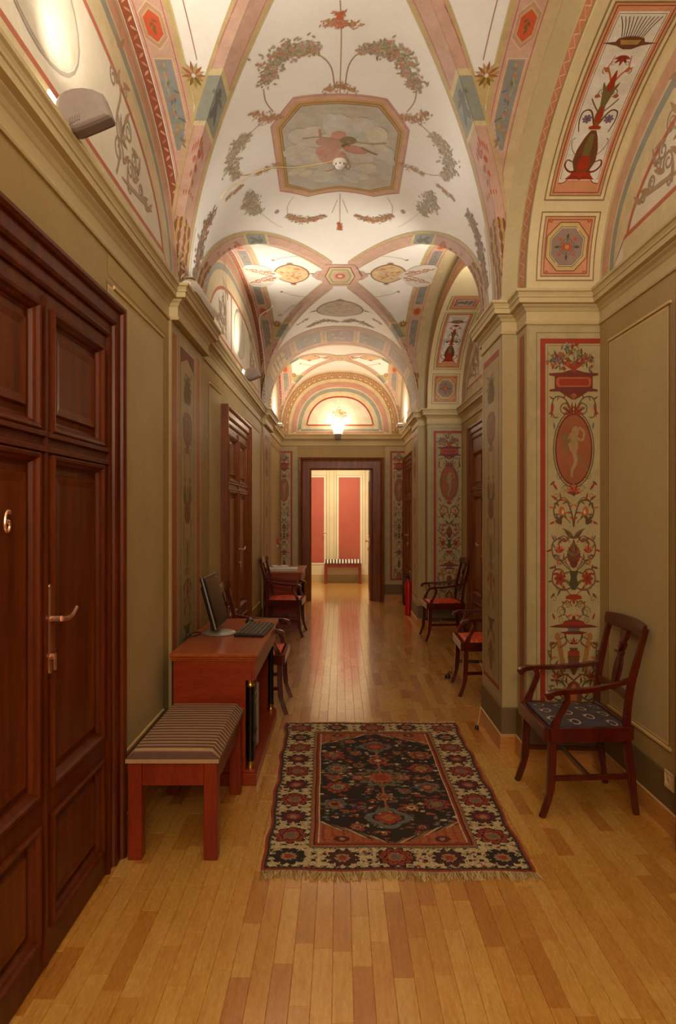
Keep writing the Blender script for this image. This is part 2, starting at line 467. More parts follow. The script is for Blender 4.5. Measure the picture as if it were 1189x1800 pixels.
while x < XR-.005:
    y = 1.5-R.random()*.4; x1 = min(x+PWD-.0006, XR)
    while y < 12.02:
        ln = R.uniform(.26, .52)
        y1 = min(y+ln-.0006, 12.02)
        if x1 < 1.06 or (y < 4.25) or (5.2 < y < 9.1): planks.append((x, x1, y, y1, R.choice(PK)))
        y += ln
    x += PWD
def seen(p):
    cy = (p[2]+p[3])/2; cx = (p[0]+p[1])/2
    px = 598+1200*cx/cy; py = 900+1200*EYE/cy
    if px < 0 or px > 1189 or py > 1830: return 99
    if cx < -.5 and 3.0 < cy < 5.1: return 50+cy
    if -.36 < cx < .82 and 3.0 < cy < 4.95: return 60+cy
    return cy
planks.sort(key=seen)
for p in planks[:296]:
    mb = MB(); plank_geo(mb, *p); mb.build('plank', M_PLANK, floor, fix=False)
mb = MB()
for p in planks[296:]: plank_geo(mb, *p)
plank_geo(mb, -1.045, XR, YB, 1.0, PK[0])
tag(mb.build('parquet_planks', M_PLANK, floor, fix=False), kind='stuff')

# ---------------------------------------------------------------- walls
def wall_from_path(path, side, name, z1=SPR+.0, col=C_OCHRE, label=None):
    mb = MB()
    for (a, b) in zip(path, path[1:]):
        c = col(a, b) if callable(col) else col
        mb.quad((a[0], a[1], -.05), (b[0], b[1], -.05), (b[0], b[1], z1), (a[0], a[1], z1), c)
    return mb
PATH_L = [(XL, YB), (XL, YE+.02)]
PIL_L = [(-.06, .33), (4.10, 5.05), (8.98, 9.93)]
PXL = -1.012
def left_path(y0=YB, y1=YE, PXL=-1.012):
    p = [(XL, y0)]
    for a, b in PIL_L: p += [(XL, a), (PXL, a), (PXL, b), (XL, b)]
    p.append((XL, y1)); return p
PATH_R = [(1.053, YB), (1.053, .33), (1.15, .33), (1.15, .56), (XR, .56), (XR, 4.20), (1.15, 4.20), (1.15, 4.43), (1.053, 4.43),
          (1.053, 5.05), (1.15, 5.05), (1.15, 5.28), (XR, 5.28), (XR, 8.98), (1.15, 8.98), (1.15, 9.21), (1.053, 9.21), (1.053, 9.97), (XRF, 9.97), (XRF, YE)]
def rcol(a, b):
    if a[0] == XR and b[0] == XR: return C_OCHRE
    return C_PIER
LP = left_path()
mb = wall_from_path(LP, 1, 'wall_left', col=lambda a, b: C_OCHRE)
# left lunettes above the cornice, at X=-1.05, one per bay, and the spandrel strips
def lunette(mb, x, yc, b, h, z0, col, n=28):
    ts = par(n); pts = [(-t) for t in ts[::-1]]+ts[1:]
    for i in range(len(pts)-1):
        a, c = pts[i], pts[i+1]
        mb.quad((x, yc+b*a, z0), (x, yc+b*c, z0), (x, yc+b*c, z0+h*fz(c)), (x, yc+b*a, z0+h*fz(a)), col)
C_LUN = K(222, 212, 190)
for yc, b in BAYS: lunette(mb, -1.05, yc, b, RISE, SPR, C_LUN)
mb.quad((XL, YB, SPR), (XL, YE, SPR), (-1.07, YE, SPR), (-1.07, YB, SPR), C_CORN)
wall_left = tag(mb.build('wall_left', M_WALL), 'left corridor wall of ochre painted plaster with pilasters and lunettes', 'wall', kind='structure')
mb = wall_from_path(PATH_R, -1, 'wall_right', col=rcol)
for k in (0, 1):
    yc, b = BAYS[k]; lunette(mb, XR, yc, b-INS, HIN, SPR, C_LUN)
lunette(mb, 1.05, BAYS[2][0], BAYS[2][1], RISE, SPR, C_LUN)
mb.quad((1.05, 9.97, SPR), (1.05, YE, SPR), (XRF+.01, YE, SPR), (XRF+.01, 9.97, SPR), C_CORN)
wall_right = tag(mb.build('wall_right', M_WALL), 'right corridor wall with painted piers and deep arched bays', 'wall', kind='structure')
# end wall with the doorway, seen through to the far room
DX0, DX1, DZ = -.507, .557, 2.29
mb = MB()
def wbox(x0, x1, z0, z1, c): mb.box(x0, x1, YE, YE+.16, z0, z1, c)
wbox(-1.2, DX0, -.05, SPR, C_OCHRE); wbox(DX1, 1.3, -.05, SPR, C_OCHRE); wbox(DX0, DX1, DZ, SPR, C_OCHRE)
ts = par(26); pts = [-t for t in ts[::-1]]+ts[1:]
for i in range(len(pts)-1):
    a, c = pts[i], pts[i+1]
    mb.quad((A*a, YE, SPR), (A*c, YE, SPR), (A*c, YE, SPR+RISE*fz(c)), (A*a, YE, SPR+RISE*fz(a)), K(222, 206, 172))
wall_end = tag(mb.build('wall_end', M_WALL), 'end wall with a painted lunette above the open doorway', 'wall', kind='structure')
# far room
FY = 15.17
mb = MB()
CW = K(232, 218, 176)
mb.quad((-3, FY, -.02), (3, FY, -.02), (3, FY, 3.3), (-3, FY, 3.3), CW)
mb.quad((-3, 12.06, -.02), (-3, FY, -.02), (-3, FY, 3.3), (-3, 12.06, 3.3), CW)
mb.quad((3, 12.06, -.02), (3, FY, -.02), (3, FY, 3.3), (3, 12.06, 3.3), CW)
wall_far = tag(mb.build('wall_back', M_WALL), 'bright cream back wall of the room beyond the doorway with red panels', 'wall', kind='structure')
C_REDP = K(186, 92, 70)
def S_far(u, v): return (u, FY, v)
pt = Paint(S_far, .003, 1)
for (a, b) in ((-1.3, -.354), (-.03, .45), (.90, 1.5)):
    pt.rect(a-.04, .385, b+.04, 2.355, K(244, 234, 202), 0); pt.rect(a, .42, b, 2.32, C_REDP, 2)
    pt.frame(a-.05, .375, b+.05, 2.365, .008, K(190, 168, 120), 3)
pt.rect(-3, .0, 3, .16, K(206, 178, 120), 0); pt.rect(-3, .16, 3, .18, K(240, 226, 186), 1)
for u in (-.30, -.24, -.14, -.09, .56, .64): pt.rect(u, .40, u+.012, 2.6, K(196, 176, 128), 1)
pt.build('painted_panelling', wall_far, M_WALL)
mb = MB(); mb.box(-3, 3, 12.02, FY, -.06, -.001, PK[1])
tag(mb.build('floor', M_PLANK), 'parquet floor of the room beyond the doorway', 'floor', kind='structure')
mb = MB(); mb.box(-3, 3, 12.06, FY, 3.3, 3.34, K(235, 225, 200)); tag(mb.build('ceiling', M_WALL), 'plain ceiling of the room beyond the doorway', 'ceiling', kind='structure')

# ---------------------------------------------------------------- vaults
mb = MB(); CV = K(232, 228, 218); NJ, NY = 40, 8
ts = par(NJ)
def strip(y0f, y1f, ny=NY):
    sg = [-t for t in ts[::-1]]+ts[1:]
    mb.grid(lambda i, j: (A*sg[i], y0f(abs(sg[i]))*(1-j/ny)+y1f(abs(sg[i]))*j/ny, SPR+RISE*fz(sg[i])), len(sg)-1, ny, CV)
(c0, b0), (c1, b1), (c2, b2) = BAYS
strip(lambda t: YB, lambda t: c0-b0*t)
strip(lambda t: c0+b0*t, lambda t: c1-b1*t, 10)
strip(lambda t: c1+b1*t, lambda t: c2-b2*t, 10)
strip(lambda t: c2+b2*t, lambda t: YE)
for k, (yc, b) in enumerate(BAYS):
    sg = [-t for t in ts[::-1]]+ts[1:]
    for sx in (-1, 1):
        mb.grid(lambda i, j: (sx*A*(abs(sg[i])*(1-j/6)+j/6), yc+b*sg[i], SPR+RISE*fz(sg[i])), len(sg)-1, 6, CV)
ceiling = mb.build('ceiling', M_VAULT, None, fix=False)
me = ceiling.data; me.polygons.foreach_set('use_smooth', [True]*len(me.polygons)); me.set_sharp_from_angle(angle=.30)
tag(ceiling, 'white frescoed groin vault over the corridor', 'ceiling', kind='structure')
# arches over the two right-hand bays: outer soffit, face, inner barrel
mb = MB()
for k in (0, 1):
    yc, b = BAYS[k]; sg = [-t for t in ts[::-1]]+ts[1:]; n = len(sg)-1
    o = lambda s, x: (x, yc+b*s, SPR+RISE*fz(s)); q = lambda s, x: (x, yc+(b-INS)*s, SPR+HIN*fz(s))
    mb.grid(lambda i, j: o(sg[i], A+.10*j), n, 1, C_CREAM)
    mb.grid(lambda i, j: tuple(Vector(o(sg[i], 1.15)).lerp(Vector(q(sg[i], 1.15)), j/2)), n, 2, K(214, 196, 150))
    mb.grid(lambda i, j: q(sg[i], 1.15+.45*j/2), n, 2, K(214, 196, 150))
    mb.quad((1.0, yc-b-.7, SPR), (1.64, yc-b-.7, SPR), (1.64, yc-b+INS, SPR), (1.0, yc-b+INS, SPR), C_CORN)
tag(mb.build('ceiling', M_WALL, None, fix=False), 'painted barrel arches spanning the two deep bays on the right', 'arch', kind='structure')

# ---------------------------------------------------------------- cornices, plinths, skirting
CP = [(-.05, 2.700), (.010, 2.702), (.014, 2.712), (.010, 2.720), (.004, 2.724), (.004, 2.780), (.010, 2.786), (.018, 2.800), (.034, 2.812), (.036, 2.818),
      (.062, 2.822), (.064, 2.850), (.070, 2.853), (.072, 2.862), (.066, 2.866), (.074, 2.880), (.084, 2.886), (.086, 2.900), (-.03, 2.906)]
def cornice(path, side, name, label):
    o = sweep(path, CP, side, C_CORN).build(name, M_WALL, None); return tag(o, label, 'cornice', kind='structure')
cornice(left_path(PXL=-.978), 1, 'trim_1', 'moulded plaster cornice along the left wall')
cornice(PATH_R, -1, 'trim_2', 'moulded plaster cornice stepping round the right-hand piers')
cornice([(XRF+.05, YE), (-1.08, YE)], -1, 'trim_3', 'moulded plaster cornice across the end wall')
SKP = [(0, 0), (.016, 0), (.016, .092), (.010, .104), (0, .106)]
PLP = [(0, .10), (.007, .10), (.007, .278), (.002, .284), (0, .284)]
def base(path, side, name, label):
    o = sweep(path, SKP, side, None).build(name, M_SKIRT); tag(o, label, 'skirting board', kind='structure')
    q = sweep(path, PLP, side, C_PLINTH).build('plinth_band', M_WALL, o); q2 = sweep([(x, y) for x, y in path], [(0, .104), (.018, .104), (.018, .109), (0, .112)], side, K(214, 176, 112)).build('skirting_bead', M_WALL, o)
    return o
D1 = (1.53, 3.08); D2 = (5.88, 7.46); D3 = (1.56, 3.115); D4 = (6.68, 8.24); D5 = (10.12, 11.60)
for i, p in enumerate([[(XL, YB), (XL, -.06), (PXL, -.06), (PXL, .33), (XL, .33), (XL, D1[0])], [(XL, D1[1]), (XL, 4.10), (PXL, 4.10), (PXL, 5.05), (XL, 5.05), (XL, D2[0])],
                       [(XL, D2[1]), (XL, 8.98), (PXL, 8.98), (PXL, 9.93), (XL, 9.93), (XL, YE)]]):
    base(p, 1, 'baseboard_left', ['wooden skirting of the left wall behind the camera', 'wooden skirting under the dark plinth band between the two left doors', 'wooden skirting of the left wall beyond the far left door'][i])
ir = PATH_R.index((XR, 4.20)); i2 = PATH_R.index((XR, 5.28))
base([(XR, .56), (XR, D3[0])], -1, 'baseboard_right', 'short wooden skirting of the right bay behind the camera')
base([(XR, D3[1])]+PATH_R[ir:i2+1]+[(XR, D4[0])], -1, 'baseboard_right', 'wooden skirting round the nearest right-hand pier')
base([(XR, D4[1])]+PATH_R[i2+1:-1]+[(XRF, D5[0])], -1, 'baseboard_right', 'wooden skirting round the farther right-hand pier')
base([(1.13, YE), (DX1+.21, YE)], -1, 'baseboard_back', 'wooden skirting right of the end doorway')
base([(DX0-.21, YE), (-1.03, YE)], -1, 'baseboard_back', 'wooden skirting left of the end doorway')

# ---------------------------------------------------------------- doors
T_L = lambda a, b, c: (XL+c, a, b)
T_R = lambda a, b, c: (XR-c, a, b)
T_RF = lambda a, b, c: (XRF-c, a, b)
T_E = lambda a, b, c: (a, YE-c, b)
def frame3(mb, a0, a1, b1, prof, b0=0.0):
    rings = [[(a0-o, b0, d), (a0-o, b1+o, d), (a1+o, b1+o, d), (a1+o, b0, d)] for o, d in prof]
    ids = [[mb.pt(p) for p in r] for r in rings]
    for r, q in zip(ids, ids[1:]):
        for k in range(3): mb.face([r[k], r[k+1], q[k+1], q[k]])
    mb.face([r[0] for r in ids]); mb.face([r[3] for r in ids][::-1])
def rings(mb, a0, a1, b0, b1, prof, cap=True):
    ids = [[mb.pt(p) for p in ((a0+o, b0+o, d), (a1-o, b0+o, d), (a1-o, b1-o, d), (a0+o, b1-o, d))] for o, d in prof]
    for r, q in zip(ids, ids[1:]):
        for k in range(4): mb.face([r[k], r[(k+1) % 4], q[(k+1) % 4], q[k]])
    if cap: mb.face(ids[-1])
CAS = [(0, .004), (0, .040), (.012, .046), (.022, .040), (.028, .034), (.062, .034), (.066, .046), (.078, .052), (.082, .050), (.128, .050), (.132, .062), (.145, .070), (.158, .070), (.164, .062), (.164, 0)]
PANELS = [(.13, .50), (.61, 1.735), (1.835, 2.235)]
def make_handle(T, parent, a, b, sgn, m, name='door_handle'):
    mb = MB(T); n = 8; w = .019
    prof = [(a-w, b-.17), (a+w, b-.17), (a+w, b+.10)]+[(a+w*math.cos(PI*k/n), b+.10+w*math.sin(PI*k/n)) for k in range(1, n)]+[(a-w, b+.10)]
    prof = [(a+w*math.cos(PI+PI*k/n), b-.17+w*math.sin(PI+PI*k/n)) for k in range(1, n)]+prof[1:]
    mb.loft([[(p[0], p[1], .031) for p in prof], [(p[0], p[1], .037) for p in prof], [((p[0]-a)*.8+a, p[1], .040) for p in prof]])
    mb.tube([(a, b, .038), (a, b, .075)], .010, 10)
    mb.tube(crom([(a, b, .078), (a+sgn*.03, b-.004, .082), (a+sgn*.075, b+.002, .084), (a+sgn*.125, b+.022, .080)], 5), [.010]*4+[.009]*4+[.008]*4+[.007]*4, 8)
    mb.tube([(a, b-.13, .038), (a, b-.13, .052)], .011, 10)
    mb.box(a-.005, a+.005, b-.175, b-.118, .050, .058)
    return mb.build(name, m, parent, smooth=True)
def make_door(idx, T, Y0, Y1, label, zt=2.30, handle=True, leafcol=None, number=False, handle_leaf=1):
    MD, MP = (M_DOOR, M_DOORG) if idx in (1, 3) else (M_FRAME, M_FRAMEP)
    root = empty('door_%d' % idx, T((Y0+Y1)/2, 0, 0), 0, label, 'door', kind='structure')
    L = root.location.copy()
    TT = lambda a, b, c: tuple(Vector(T(a, b, c))-L)
    a0, a1 = Y0+.164, Y1-.164
    mb = MB(TT); frame3(mb, a0, a1, zt, CAS); mb.build('door_casing', MD, root)
    mid = (a0+a1)/2
    for li, (p, q) in enumerate(((a0, mid-.001), (mid+.001, a1))):
        mb = MB(TT); st = .058; F = .030
        mb.box(p, p+st, .008, zt, .002, F); mb.box(q-st, q, .008, zt, .002, F)
        zz = [.008]+[z for pr in PANELS for z in pr]+[zt]
        for k in range(0, len(zz), 2): mb.box(p+st, q-st, zz[k], zz[k+1], .002, F)
        for (z0, z1) in PANELS:
            rings(mb, p+st-.012, q-st+.012, z0-.012, z1+.012, [(0, F), (0, F+.010), (.006, F+.016), (.016, F+.014), (.022, F+.004), (.030, F-.004), (.036, .014), (.044, .012)], False)
        # the moulded rail between the upper and middle panels
        for (z, d) in ((1.760, .012), (1.812, .012)):
            mb.bar([(p+.006, z, F+.006), (q-.006, z, F+.006)], .018, .018, (0, 1, 0))
        if li == 0:
            mb.bar([(q, .02, F+.004), (q, zt-.02, F+.004)], .020, .014, (1, 0, 0))
        leaf = mb.build('door_leaf', MD, root)
        for (z0, z1) in PANELS:
            m2 = MB(TT); rings(m2, p+st+.030, q-st-.030, z0+.030, z1-.030, [(0, .010), (.022, .012), (.026, .017), (.030, .024), (.034, .024), (.060, .020), (.062, .020)])
            m2.build('raised_panel', MP, leaf)
        if handle and li == handle_leaf: make_handle(TT, leaf, p+.032, 1.185, 1, M_BRONZE)
        if number and li == 0:
            y0 = 2.038; z0 = 1.518; s = .030
            pts = [(y0+.020, z0+.030), (y0+.006, z0+.037), (y0-.010, z0+.026), (y0-.017, z0+.004), (y0-.016, z0-.016), (y0-.004, z0-.028), (y0+.012, z0-.024), (y0+.017, z0-.010), (y0+.011, z0+.003), (y0-.003, z0+.006), (y0-.015, z0-.004)]
            m2 = MB(TT); m2.tube([(a, b, .036) for a, b in crom([(y0+(a-y0)*.8, z0+(b-z0)*.95) for a, b in pts], 4)], .0052, 8); m2.build('number_six', M_BRONZE, leaf, smooth=True)
    return root
make_door(1, T_L, *D1, 'nearest door on the left, dark mahogany double door numbered six', number=True)
make_door(2, T_L, *D2, 'farther dark panelled double door on the left wall, behind the first desk', zt=2.32)
make_door(3, T_R, *D3, 'edge of a dark door casing at the far right beside the wall socket', zt=2.40, handle=False)
make_door(4, T_R, *D4, 'dark door in the second right-hand bay, half hidden by the near pier', zt=2.40)
make_door(5, T_RF, *D5, 'dark door at the far right behind the fire extinguisher', zt=2.30)
# end doorway: wide dark frame with deep reveal, one leaf folded back on the right
root = empty('door_6', (0, YE, 0), 0, 'wide dark wooden door frame round the open end doorway', 'doorway', kind='structure')
TE = lambda a, b, c: (a, -c, b)
mb = MB(TE); frame3(mb, DX0, DX1, DZ, [(0, -.20), (0, .020), (.02, .030), (.14, .030), (.15, .040), (.165, .036), (.18, .050), (.205, .055), (.21, .045), (.21, 0)]); mb.build('door_casing', M_FRAME, root)
mb = MB(TE); mb.box(DX1-.035, DX1-.002, .01, DZ-.01, -.55, -.02)
for z0, z1 in ((.15, .95), (1.1, 2.1)):
    m2 = MB(lambda a, b, c: (DX1-.035-c, -a, b)); rings(m2, -.50, -.08, z0, z1, [(0, 0), (0, .008), (.02, .010), (.03, .002), (.05, .002), (.07, .008)]); m2.build('raised_panel', M_FRAMEP, root)
leaf = mb.build('door_leaf', M_FRAME, root)
make_handle(lambda a, b, c: (DX1-.035-c+.03, -a, b), leaf, -.47, 1.02, 1, M_BRASS)
mb = MB(); mb.box(-.40, -.385, 3.25-.03, 3.25-.005, 1.0, 1.13); mb.tube([(-.392, 3.225, 1.08), (-.392, 3.19, 1.08), (-.34, 3.18, 1.08)], .008, 8)
h = mb.build('door_handle', M_BRASS, None); h.location = (.03, YE, 0); h.parent = wall_far
# ================================================================ furniture
def copy_tree(o, parent=None):
    c = o.copy(); COL.objects.link(c)
    if parent: c.parent = parent
    for ch in list(o.children): copy_tree(ch, c)
    return c

# ---- armchair: local +y is the front, x the width
def seat_mat(name, base, kind):
    m, nt, bs = mat(name)
    n1 = noise(nt, coords(nt), 60, 3)
    c = mix(nt, 1, base, ramp(nt, n1, [(.3, (.75, .75, .75, 1)), (.65, (1, 1, 1, 1))]), 'MULTIPLY')
    if kind == 'dots':
        vo = nt.nodes.new('ShaderNodeTexVoronoi'); nt.links.new(coords(nt), vo.inputs['Vector']); vo.inputs['Scale'].default_value = 22; vo.inputs['Randomness'].default_value = .45
        f = ramp(nt, vo.outputs['Distance'], [(.22, (1, 1, 1, 1)), (.30, (0, 0, 0, 1))])
        c = mix(nt, f, c, K(236, 140, 66))
    nt.links.new(c, bs.inputs['Base Color']); bs.inputs['Roughness'].default_value = .55
    return m
M_SEATR = seat_mat('red_dotted_fabric', K(224, 62, 16), 'dots')
M_SEATB = seat_mat('blue_grey_fabric', K(76, 66, 76), 'plain')
M_WREATH = plain('cream_embroidery', K(205, 185, 150), .7)
def make_chair(label, blue=False, group=None):
    r = empty('armchair', (0, 0, 0), 0, label, 'armchair', group)
    m = M_CHAIR
    def seatpoly(z, e=0, n=6):
        return [(-.245+e, .215-e, z), (.245-e, .215-e, z), (.215-e, -.205+e, z), (-.215+e, -.205+e, z)]
    mb = MB()
    for (a, b) in ((0, 1), (1, 2), (2, 3), (3, 0)):
        P, Q = Vector(seatpoly(.42)[a]), Vector(seatpoly(.42)[b]); d = (Q-P).normalized(); n = Vector((-d.y, d.x, 0))
        P = P-n*-.012; Q = Q-n*-.012
        mb.bar([P, Q], .026, .072, n)
    mb.build('seat_frame', m, r)
    # cushion, gently domed
    mb = MB(); G = 14
    def cu(i, j):
        u, v = i/G*2-1, j/G*2-1; hw = .228-.014*(1-(v+1)/2)*1.9
        e = (1-abs(u)**5)*(1-abs(v)**5)
        return (u*hw, .005+v*.195, .452+(.030*(1-u*u*.55-v*v*.55))*min(1, e*3+.12))
    mb.grid(cu, G, G)
    mb.loft([[(-.228, .2, .44), (.228, .2, .44), (.202, -.19, .44), (-.202, -.19, .44)], [(-.228, .2, .455), (.228, .2, .455), (.202, -.19, .455), (-.202, -.19, .455)]], True)
    cush = mb.build('seat', M_SEATB if blue else M_SEATR, r, smooth=True)
    if blue:
        def S(u, v):
            h = .030*(1-(u/.22)**2*.55-(v/.195)**2*.55); return (u, v+.005, .452+max(h, 0))
        c = K(215, 195, 160)
        for row in range(4):
            for k in range(3 if row % 2 else 4):
                cx = (k-(1 if row % 2 else 1.5))*.125; cy = -.135+row*.095
                if abs(cx) > .19: cx *= .95
                pt = Paint(S, .0016, 1)
                for q in range(14):
                    a = 2*PI*q/14+.3
                    if q == 3: continue
                    pt.leaf(cx+.031*math.cos(a), cy+.021*math.sin(a), a+PI/2+.3, .021, .009, c, 0)
                pt.leaf(cx+.018, cy+.018, .8, .020, .008, c, 1); pt.leaf(cx+.012, cy+.021, 2.2, .018, .007, c, 1)
                pt.build('wreath', cush, M_ART)
    for s in (-1, 1):
        mb = MB()
        mb.bar(crom([(s*.238, .196, .452), (s*.238, .198, .36), (s*.238, .200, .24), (s*.239, .210, .12), (s*.240, .238, .03), (s*.240, .250, 0)], 4), [.036]*8+[.032]*6+[.028]*7, [.040]*6+[.040]*6+[.032]*5+[.030]*4, (1, 0, 0))
        mb.build('leg', m, r, smooth=True)
        mb = MB()
        mb.bar(crom([(s*.205, -.245, 0), (s*.205, -.225, .15), (s*.205, -.200, .34), (s*.206, -.196, .48), (s*.212, -.215, .66), (s*.222, -.262, .86), (s*.226, -.285, .955)], 4), .030, [.030]*4+[.038]*9+[.034]*6+[.028]*6, (1, 0, 0))
        mb.build('leg', m, r, smooth=True)
        mb = MB()   # arm and its support
        pts = crom([(s*.212, -.212, .690), (s*.232, -.12, .668), (s*.262, .03, .650), (s*.270, .13, .646), (s*.268, .195, .640), (s*.266, .225, .624)], 4)
        mb.bar(pts, [.026]*6+[.034]*8+[.040]*7, [.024]*14+[.028]*4+[.034]*3, (1, 0, 0))
        mb.lathe([(.001, -.021), (.018, -.020), (.020, 0), (.018, .020), (.001, .021)], (s*.266, .222, .622), 12, 'x')
        arm = mb.build('arm', m, r, smooth=True)
        mb = MB()
        mb.bar(crom([(s*.240, .190, .420), (s*.246, .184, .47), (s*.256, .150, .545), (s*.262, .128, .60), (s*.266, .140, .645)], 4), [.034]*5+[.026]*12, [.036]*6+[.028]*11, (1, 0, 0))
        mb.build('arm_support', m, r, smooth=True)
        mb = MB(); mb.bar([(s*.236, .205, .195), (s*.205, -.215, .195)], .020, .026, (1, 0, 0)); mb.build('stretcher', m, r)
    mb = MB(); mb.bar([(-.22, 0, .195), (.22, 0, .195)], .022, .024, (0, 1, 0)); mb.build('stretcher', m, r)
    # crest rail
    mb = MB(); rg = []
    for k in range(13):
        u = k/12*2-1; x = u*.246; bow = -.022*(1-u*u); y = -.272+bow; top = .975+.010*(1-u*u); bot = .905+.006*(1-abs(u))
        rg.append([(x, y+.012, bot), (x, y+.016, (top+bot)/2), (x, y+.006, top), (x, y-.012, top), (x, y-.010, (top+bot)/2), (x, y-.010, bot)])
    mb.loft(rg); mb.build('crest_rail', m, r, smooth=True)
    mb = MB(); mb.bar([(-.212, -.206, .600), (0, -.222, .600), (.212, -.206, .600)], .022, .040, (0, 1, 0)); mb.build('back_rail', m, r)
    # splat: vase outline with carved bands
    prof = [(.600, .040), (.630, .034), (.650, .040), (.70, .046), (.74, .042), (.775, .030), (.790, .036), (.800, .024), (.815, .038), (.835, .044), (.855, .030), (.865, .044), (.885, .050), (.910, .056)]
    mb = MB(); rg = []
    for z, w in crom(prof, 3):
        y = -.212-(z-.6)*.22; rg.append([(-w, y-.006, z), (w, y-.006, z), (w, y+.006, z), (w*.5, y+.011, z), (-w*.5, y+.011, z), (-w, y+.006, z)])
    mb.loft(rg); sp = mb.build('splat', m, r)
    mb = MB()
    for k in range(7):
        a = (k-3)*.36; mb.tube([(0, -.243, .80), (.034*math.sin(a), -.247, .80+.040*math.cos(a))], [.006, .003], 6)
    mb.bar([(-.040, -.238, .792), (.040, -.238, .792)], .010, .014, (0, 0, 1))
    mb.build('carving', m, sp)
    return r
def place(o, x, y, rz, label=None, group=None):
    o.location = (x, y, 0); o.rotation_euler = (0, 0, rz)
    if label: o['label'] = label
    if group: o['group'] = group
    return o
# right side: front (+y local) points to -X  -> rotation +90 deg
ch = make_chair('dark mahogany armchair with a blue-grey wreath-patterned seat by the nearest pier', blue=True)
place(ch, 1.275, 3.707, PI/2)
chr_ = make_chair('red-seated armchair against the far right pier near the fire extinguisher')
place(chr_, 1.27, 8.42, PI/2+.03)
c2_ = copy_tree(chr_); place(c2_, 1.26, 5.96, PI/2-.03, 'red-seated armchair half hidden behind the nearest right-hand pier')
c3_ = copy_tree(chr_); place(c3_, -.66, 5.47, -PI/2, 'red-seated armchair on the left, just beyond the computer desk')
c4_ = copy_tree(chr_); place(c4_, -.70, 8.72, -PI/2-.05, 'red-seated armchair on the left in front of the desk with papers')

# ---- desks with black columns and gilt caps
def make_desk(name, x0, x1, y0, y1, label, zt=.75, cols=True):
    r = empty(name, ((x0+x1)/2, (y0+y1)/2, 0), 0, label, 'desk')
    ox, oy = r.location.x, r.location.y
    T = lambda a, b, c: (a-ox, b-oy, c)
    mb = MB(T); mb.box(x0, x1, y0, y1, zt-.020, zt, bev=.003); mb.box(x0+.004, x1-.008, y0+.008, y1-.008, zt-.034, zt-.021, bev=.003); mb.box(x0+.008, x1-.016, y0+.015, y1-.015, zt-.046, zt-.035, bev=.003)
    mb.build('desktop', M_DTOP, r)
    for s, yy in ((0, y0+.022), (1, y1-.044)):
        mb = MB(T); mb.box(x0+.02, x1-.075, yy, yy+.022, .085, zt-.047); mb.build('side_panel', M_DESK, r)
    mb = MB(T); mb.box(x0+.02, x0+.035, y0+.045, y1-.045, .085, zt-.047); mb.build('back_panel', M_DESK, r)
    mb = MB(T); mb.box(x1-.040, x1-.020, y0+.022, y1-.022, zt-.155, zt-.047); mb.box(x1-.075, x1-.041, y0+.022, y0+.09, zt-.155, zt-.047); mb.box(x1-.075, x1-.041, y1-.09, y1-.022, zt-.155, zt-.047); mb.build('apron', M_DESK, r)
    mb = MB(T); mb.box(x0+.02, x1-.012, y0+.012, y1-.012, 0, .068, bev=.003); mb.box(x0+.02, x1-.018, y0+.018, y1-.018, .068, .086, bev=.004); mb.build('plinth', M_DESK, r)
    for yy in (y0+.062, y1-.062):
        mb = MB(T); c = (x1-.052, yy, 0)
        mb.lathe([(.021, .128), (.021, .30), (.019, .50), (.018, zt-.195)], c, 16); cm = mb.build('column', M_EBONY, r, smooth=True)
        for z0, z1 in ((.086, .128), (zt-.195, zt-.155)):
            m2 = MB(T); h = z1-z0; m2.lathe([(.026, z0), (.027, z0+h*.2), (.023, z0+h*.35), (.0235, z0+h*.7), (.027, z0+h*.85), (.027, z1)], c, 16); m2.build('gilt_cap', M_GOLD, cm, smooth=True)
    return r
make_desk('desk', -.965, -.462, 3.85, 5.13, 'reddish cherry desk with black columns carrying the computer monitor')
make_desk('desk', -.985, -.50, 9.08, 10.22, 'reddish wooden desk at the far left with papers on top')

# ---- computer
def rot_pt(p, ang, axis): 
    return p
def make_monitor():
    r = empty('computer_monitor', (-.79, 4.485, .752), 0, 'flat computer monitor with black bezel on silver foot, on the near desk', 'monitor')
    # screen plate in local coords: a along Y, b up the plate, c toward the corridor
    tilt = math.atan2(.09, .33)
    def T(a, b, c):
        return (-.005-b*math.sin(tilt)+c*math.cos(tilt)+.03, a, .065+b*math.cos(tilt)+c*math.sin(tilt))
    mb = MB(T); mb.box(-.215, .215, 0, .335, -.030, 0, bev=.006); mb.box(-.14, .14, .05, .28, -.055, -.030, bev=.008); mb.build('housing', M_BLACK, r)
    mb = MB(T); mb.box(-.2165, -.2135, -.001, .336, -.016, -.009); mb.box(-.217, .217, -.002, .000, -.016, -.009); mb.build('silver_trim', M_SILVER, r)
    mb = MB(T); mb.box(-.195, .195, .030, .318, -.001, .0015); mb.build('screen', M_SCREEN, r)
    mb = MB(T); mb.box(.15, .165, .300, .312, .0016, .0022); mb.build('badge', M_SILVER, r)
    mb = MB(); mb.lathe([(.105, 0), (.107, .006), (.098, .014), (.080, .020), (.045, .026), (.02, .028)], (0, 0, 0), 28); mb.build('stand_foot', M_SILVER, r, smooth=True)
    mb = MB(); mb.bar([(-.035, 0, .020), (-.040, 0, .06), (-.045, 0, .12)], .09, .030, (0, 1, 0)); mb.build('stand_neck', M_BLACK, r)
    return r
make_monitor()
mb = MB(); mb.tube(crom([(-.90, 4.42, .770), (-.935, 4.38, .775), (-.955, 4.34, .765), (-.975, 4.30, .760), (-.980, 4.27, .72), (-.978, 4.25, .62)], 5), .004, 6)
mb.tube(crom([(-.90, 4.42, .760), (-.94, 4.36, .757), (-.972, 4.28, .757), (-.979, 4.24, .70)], 5), .004, 6)
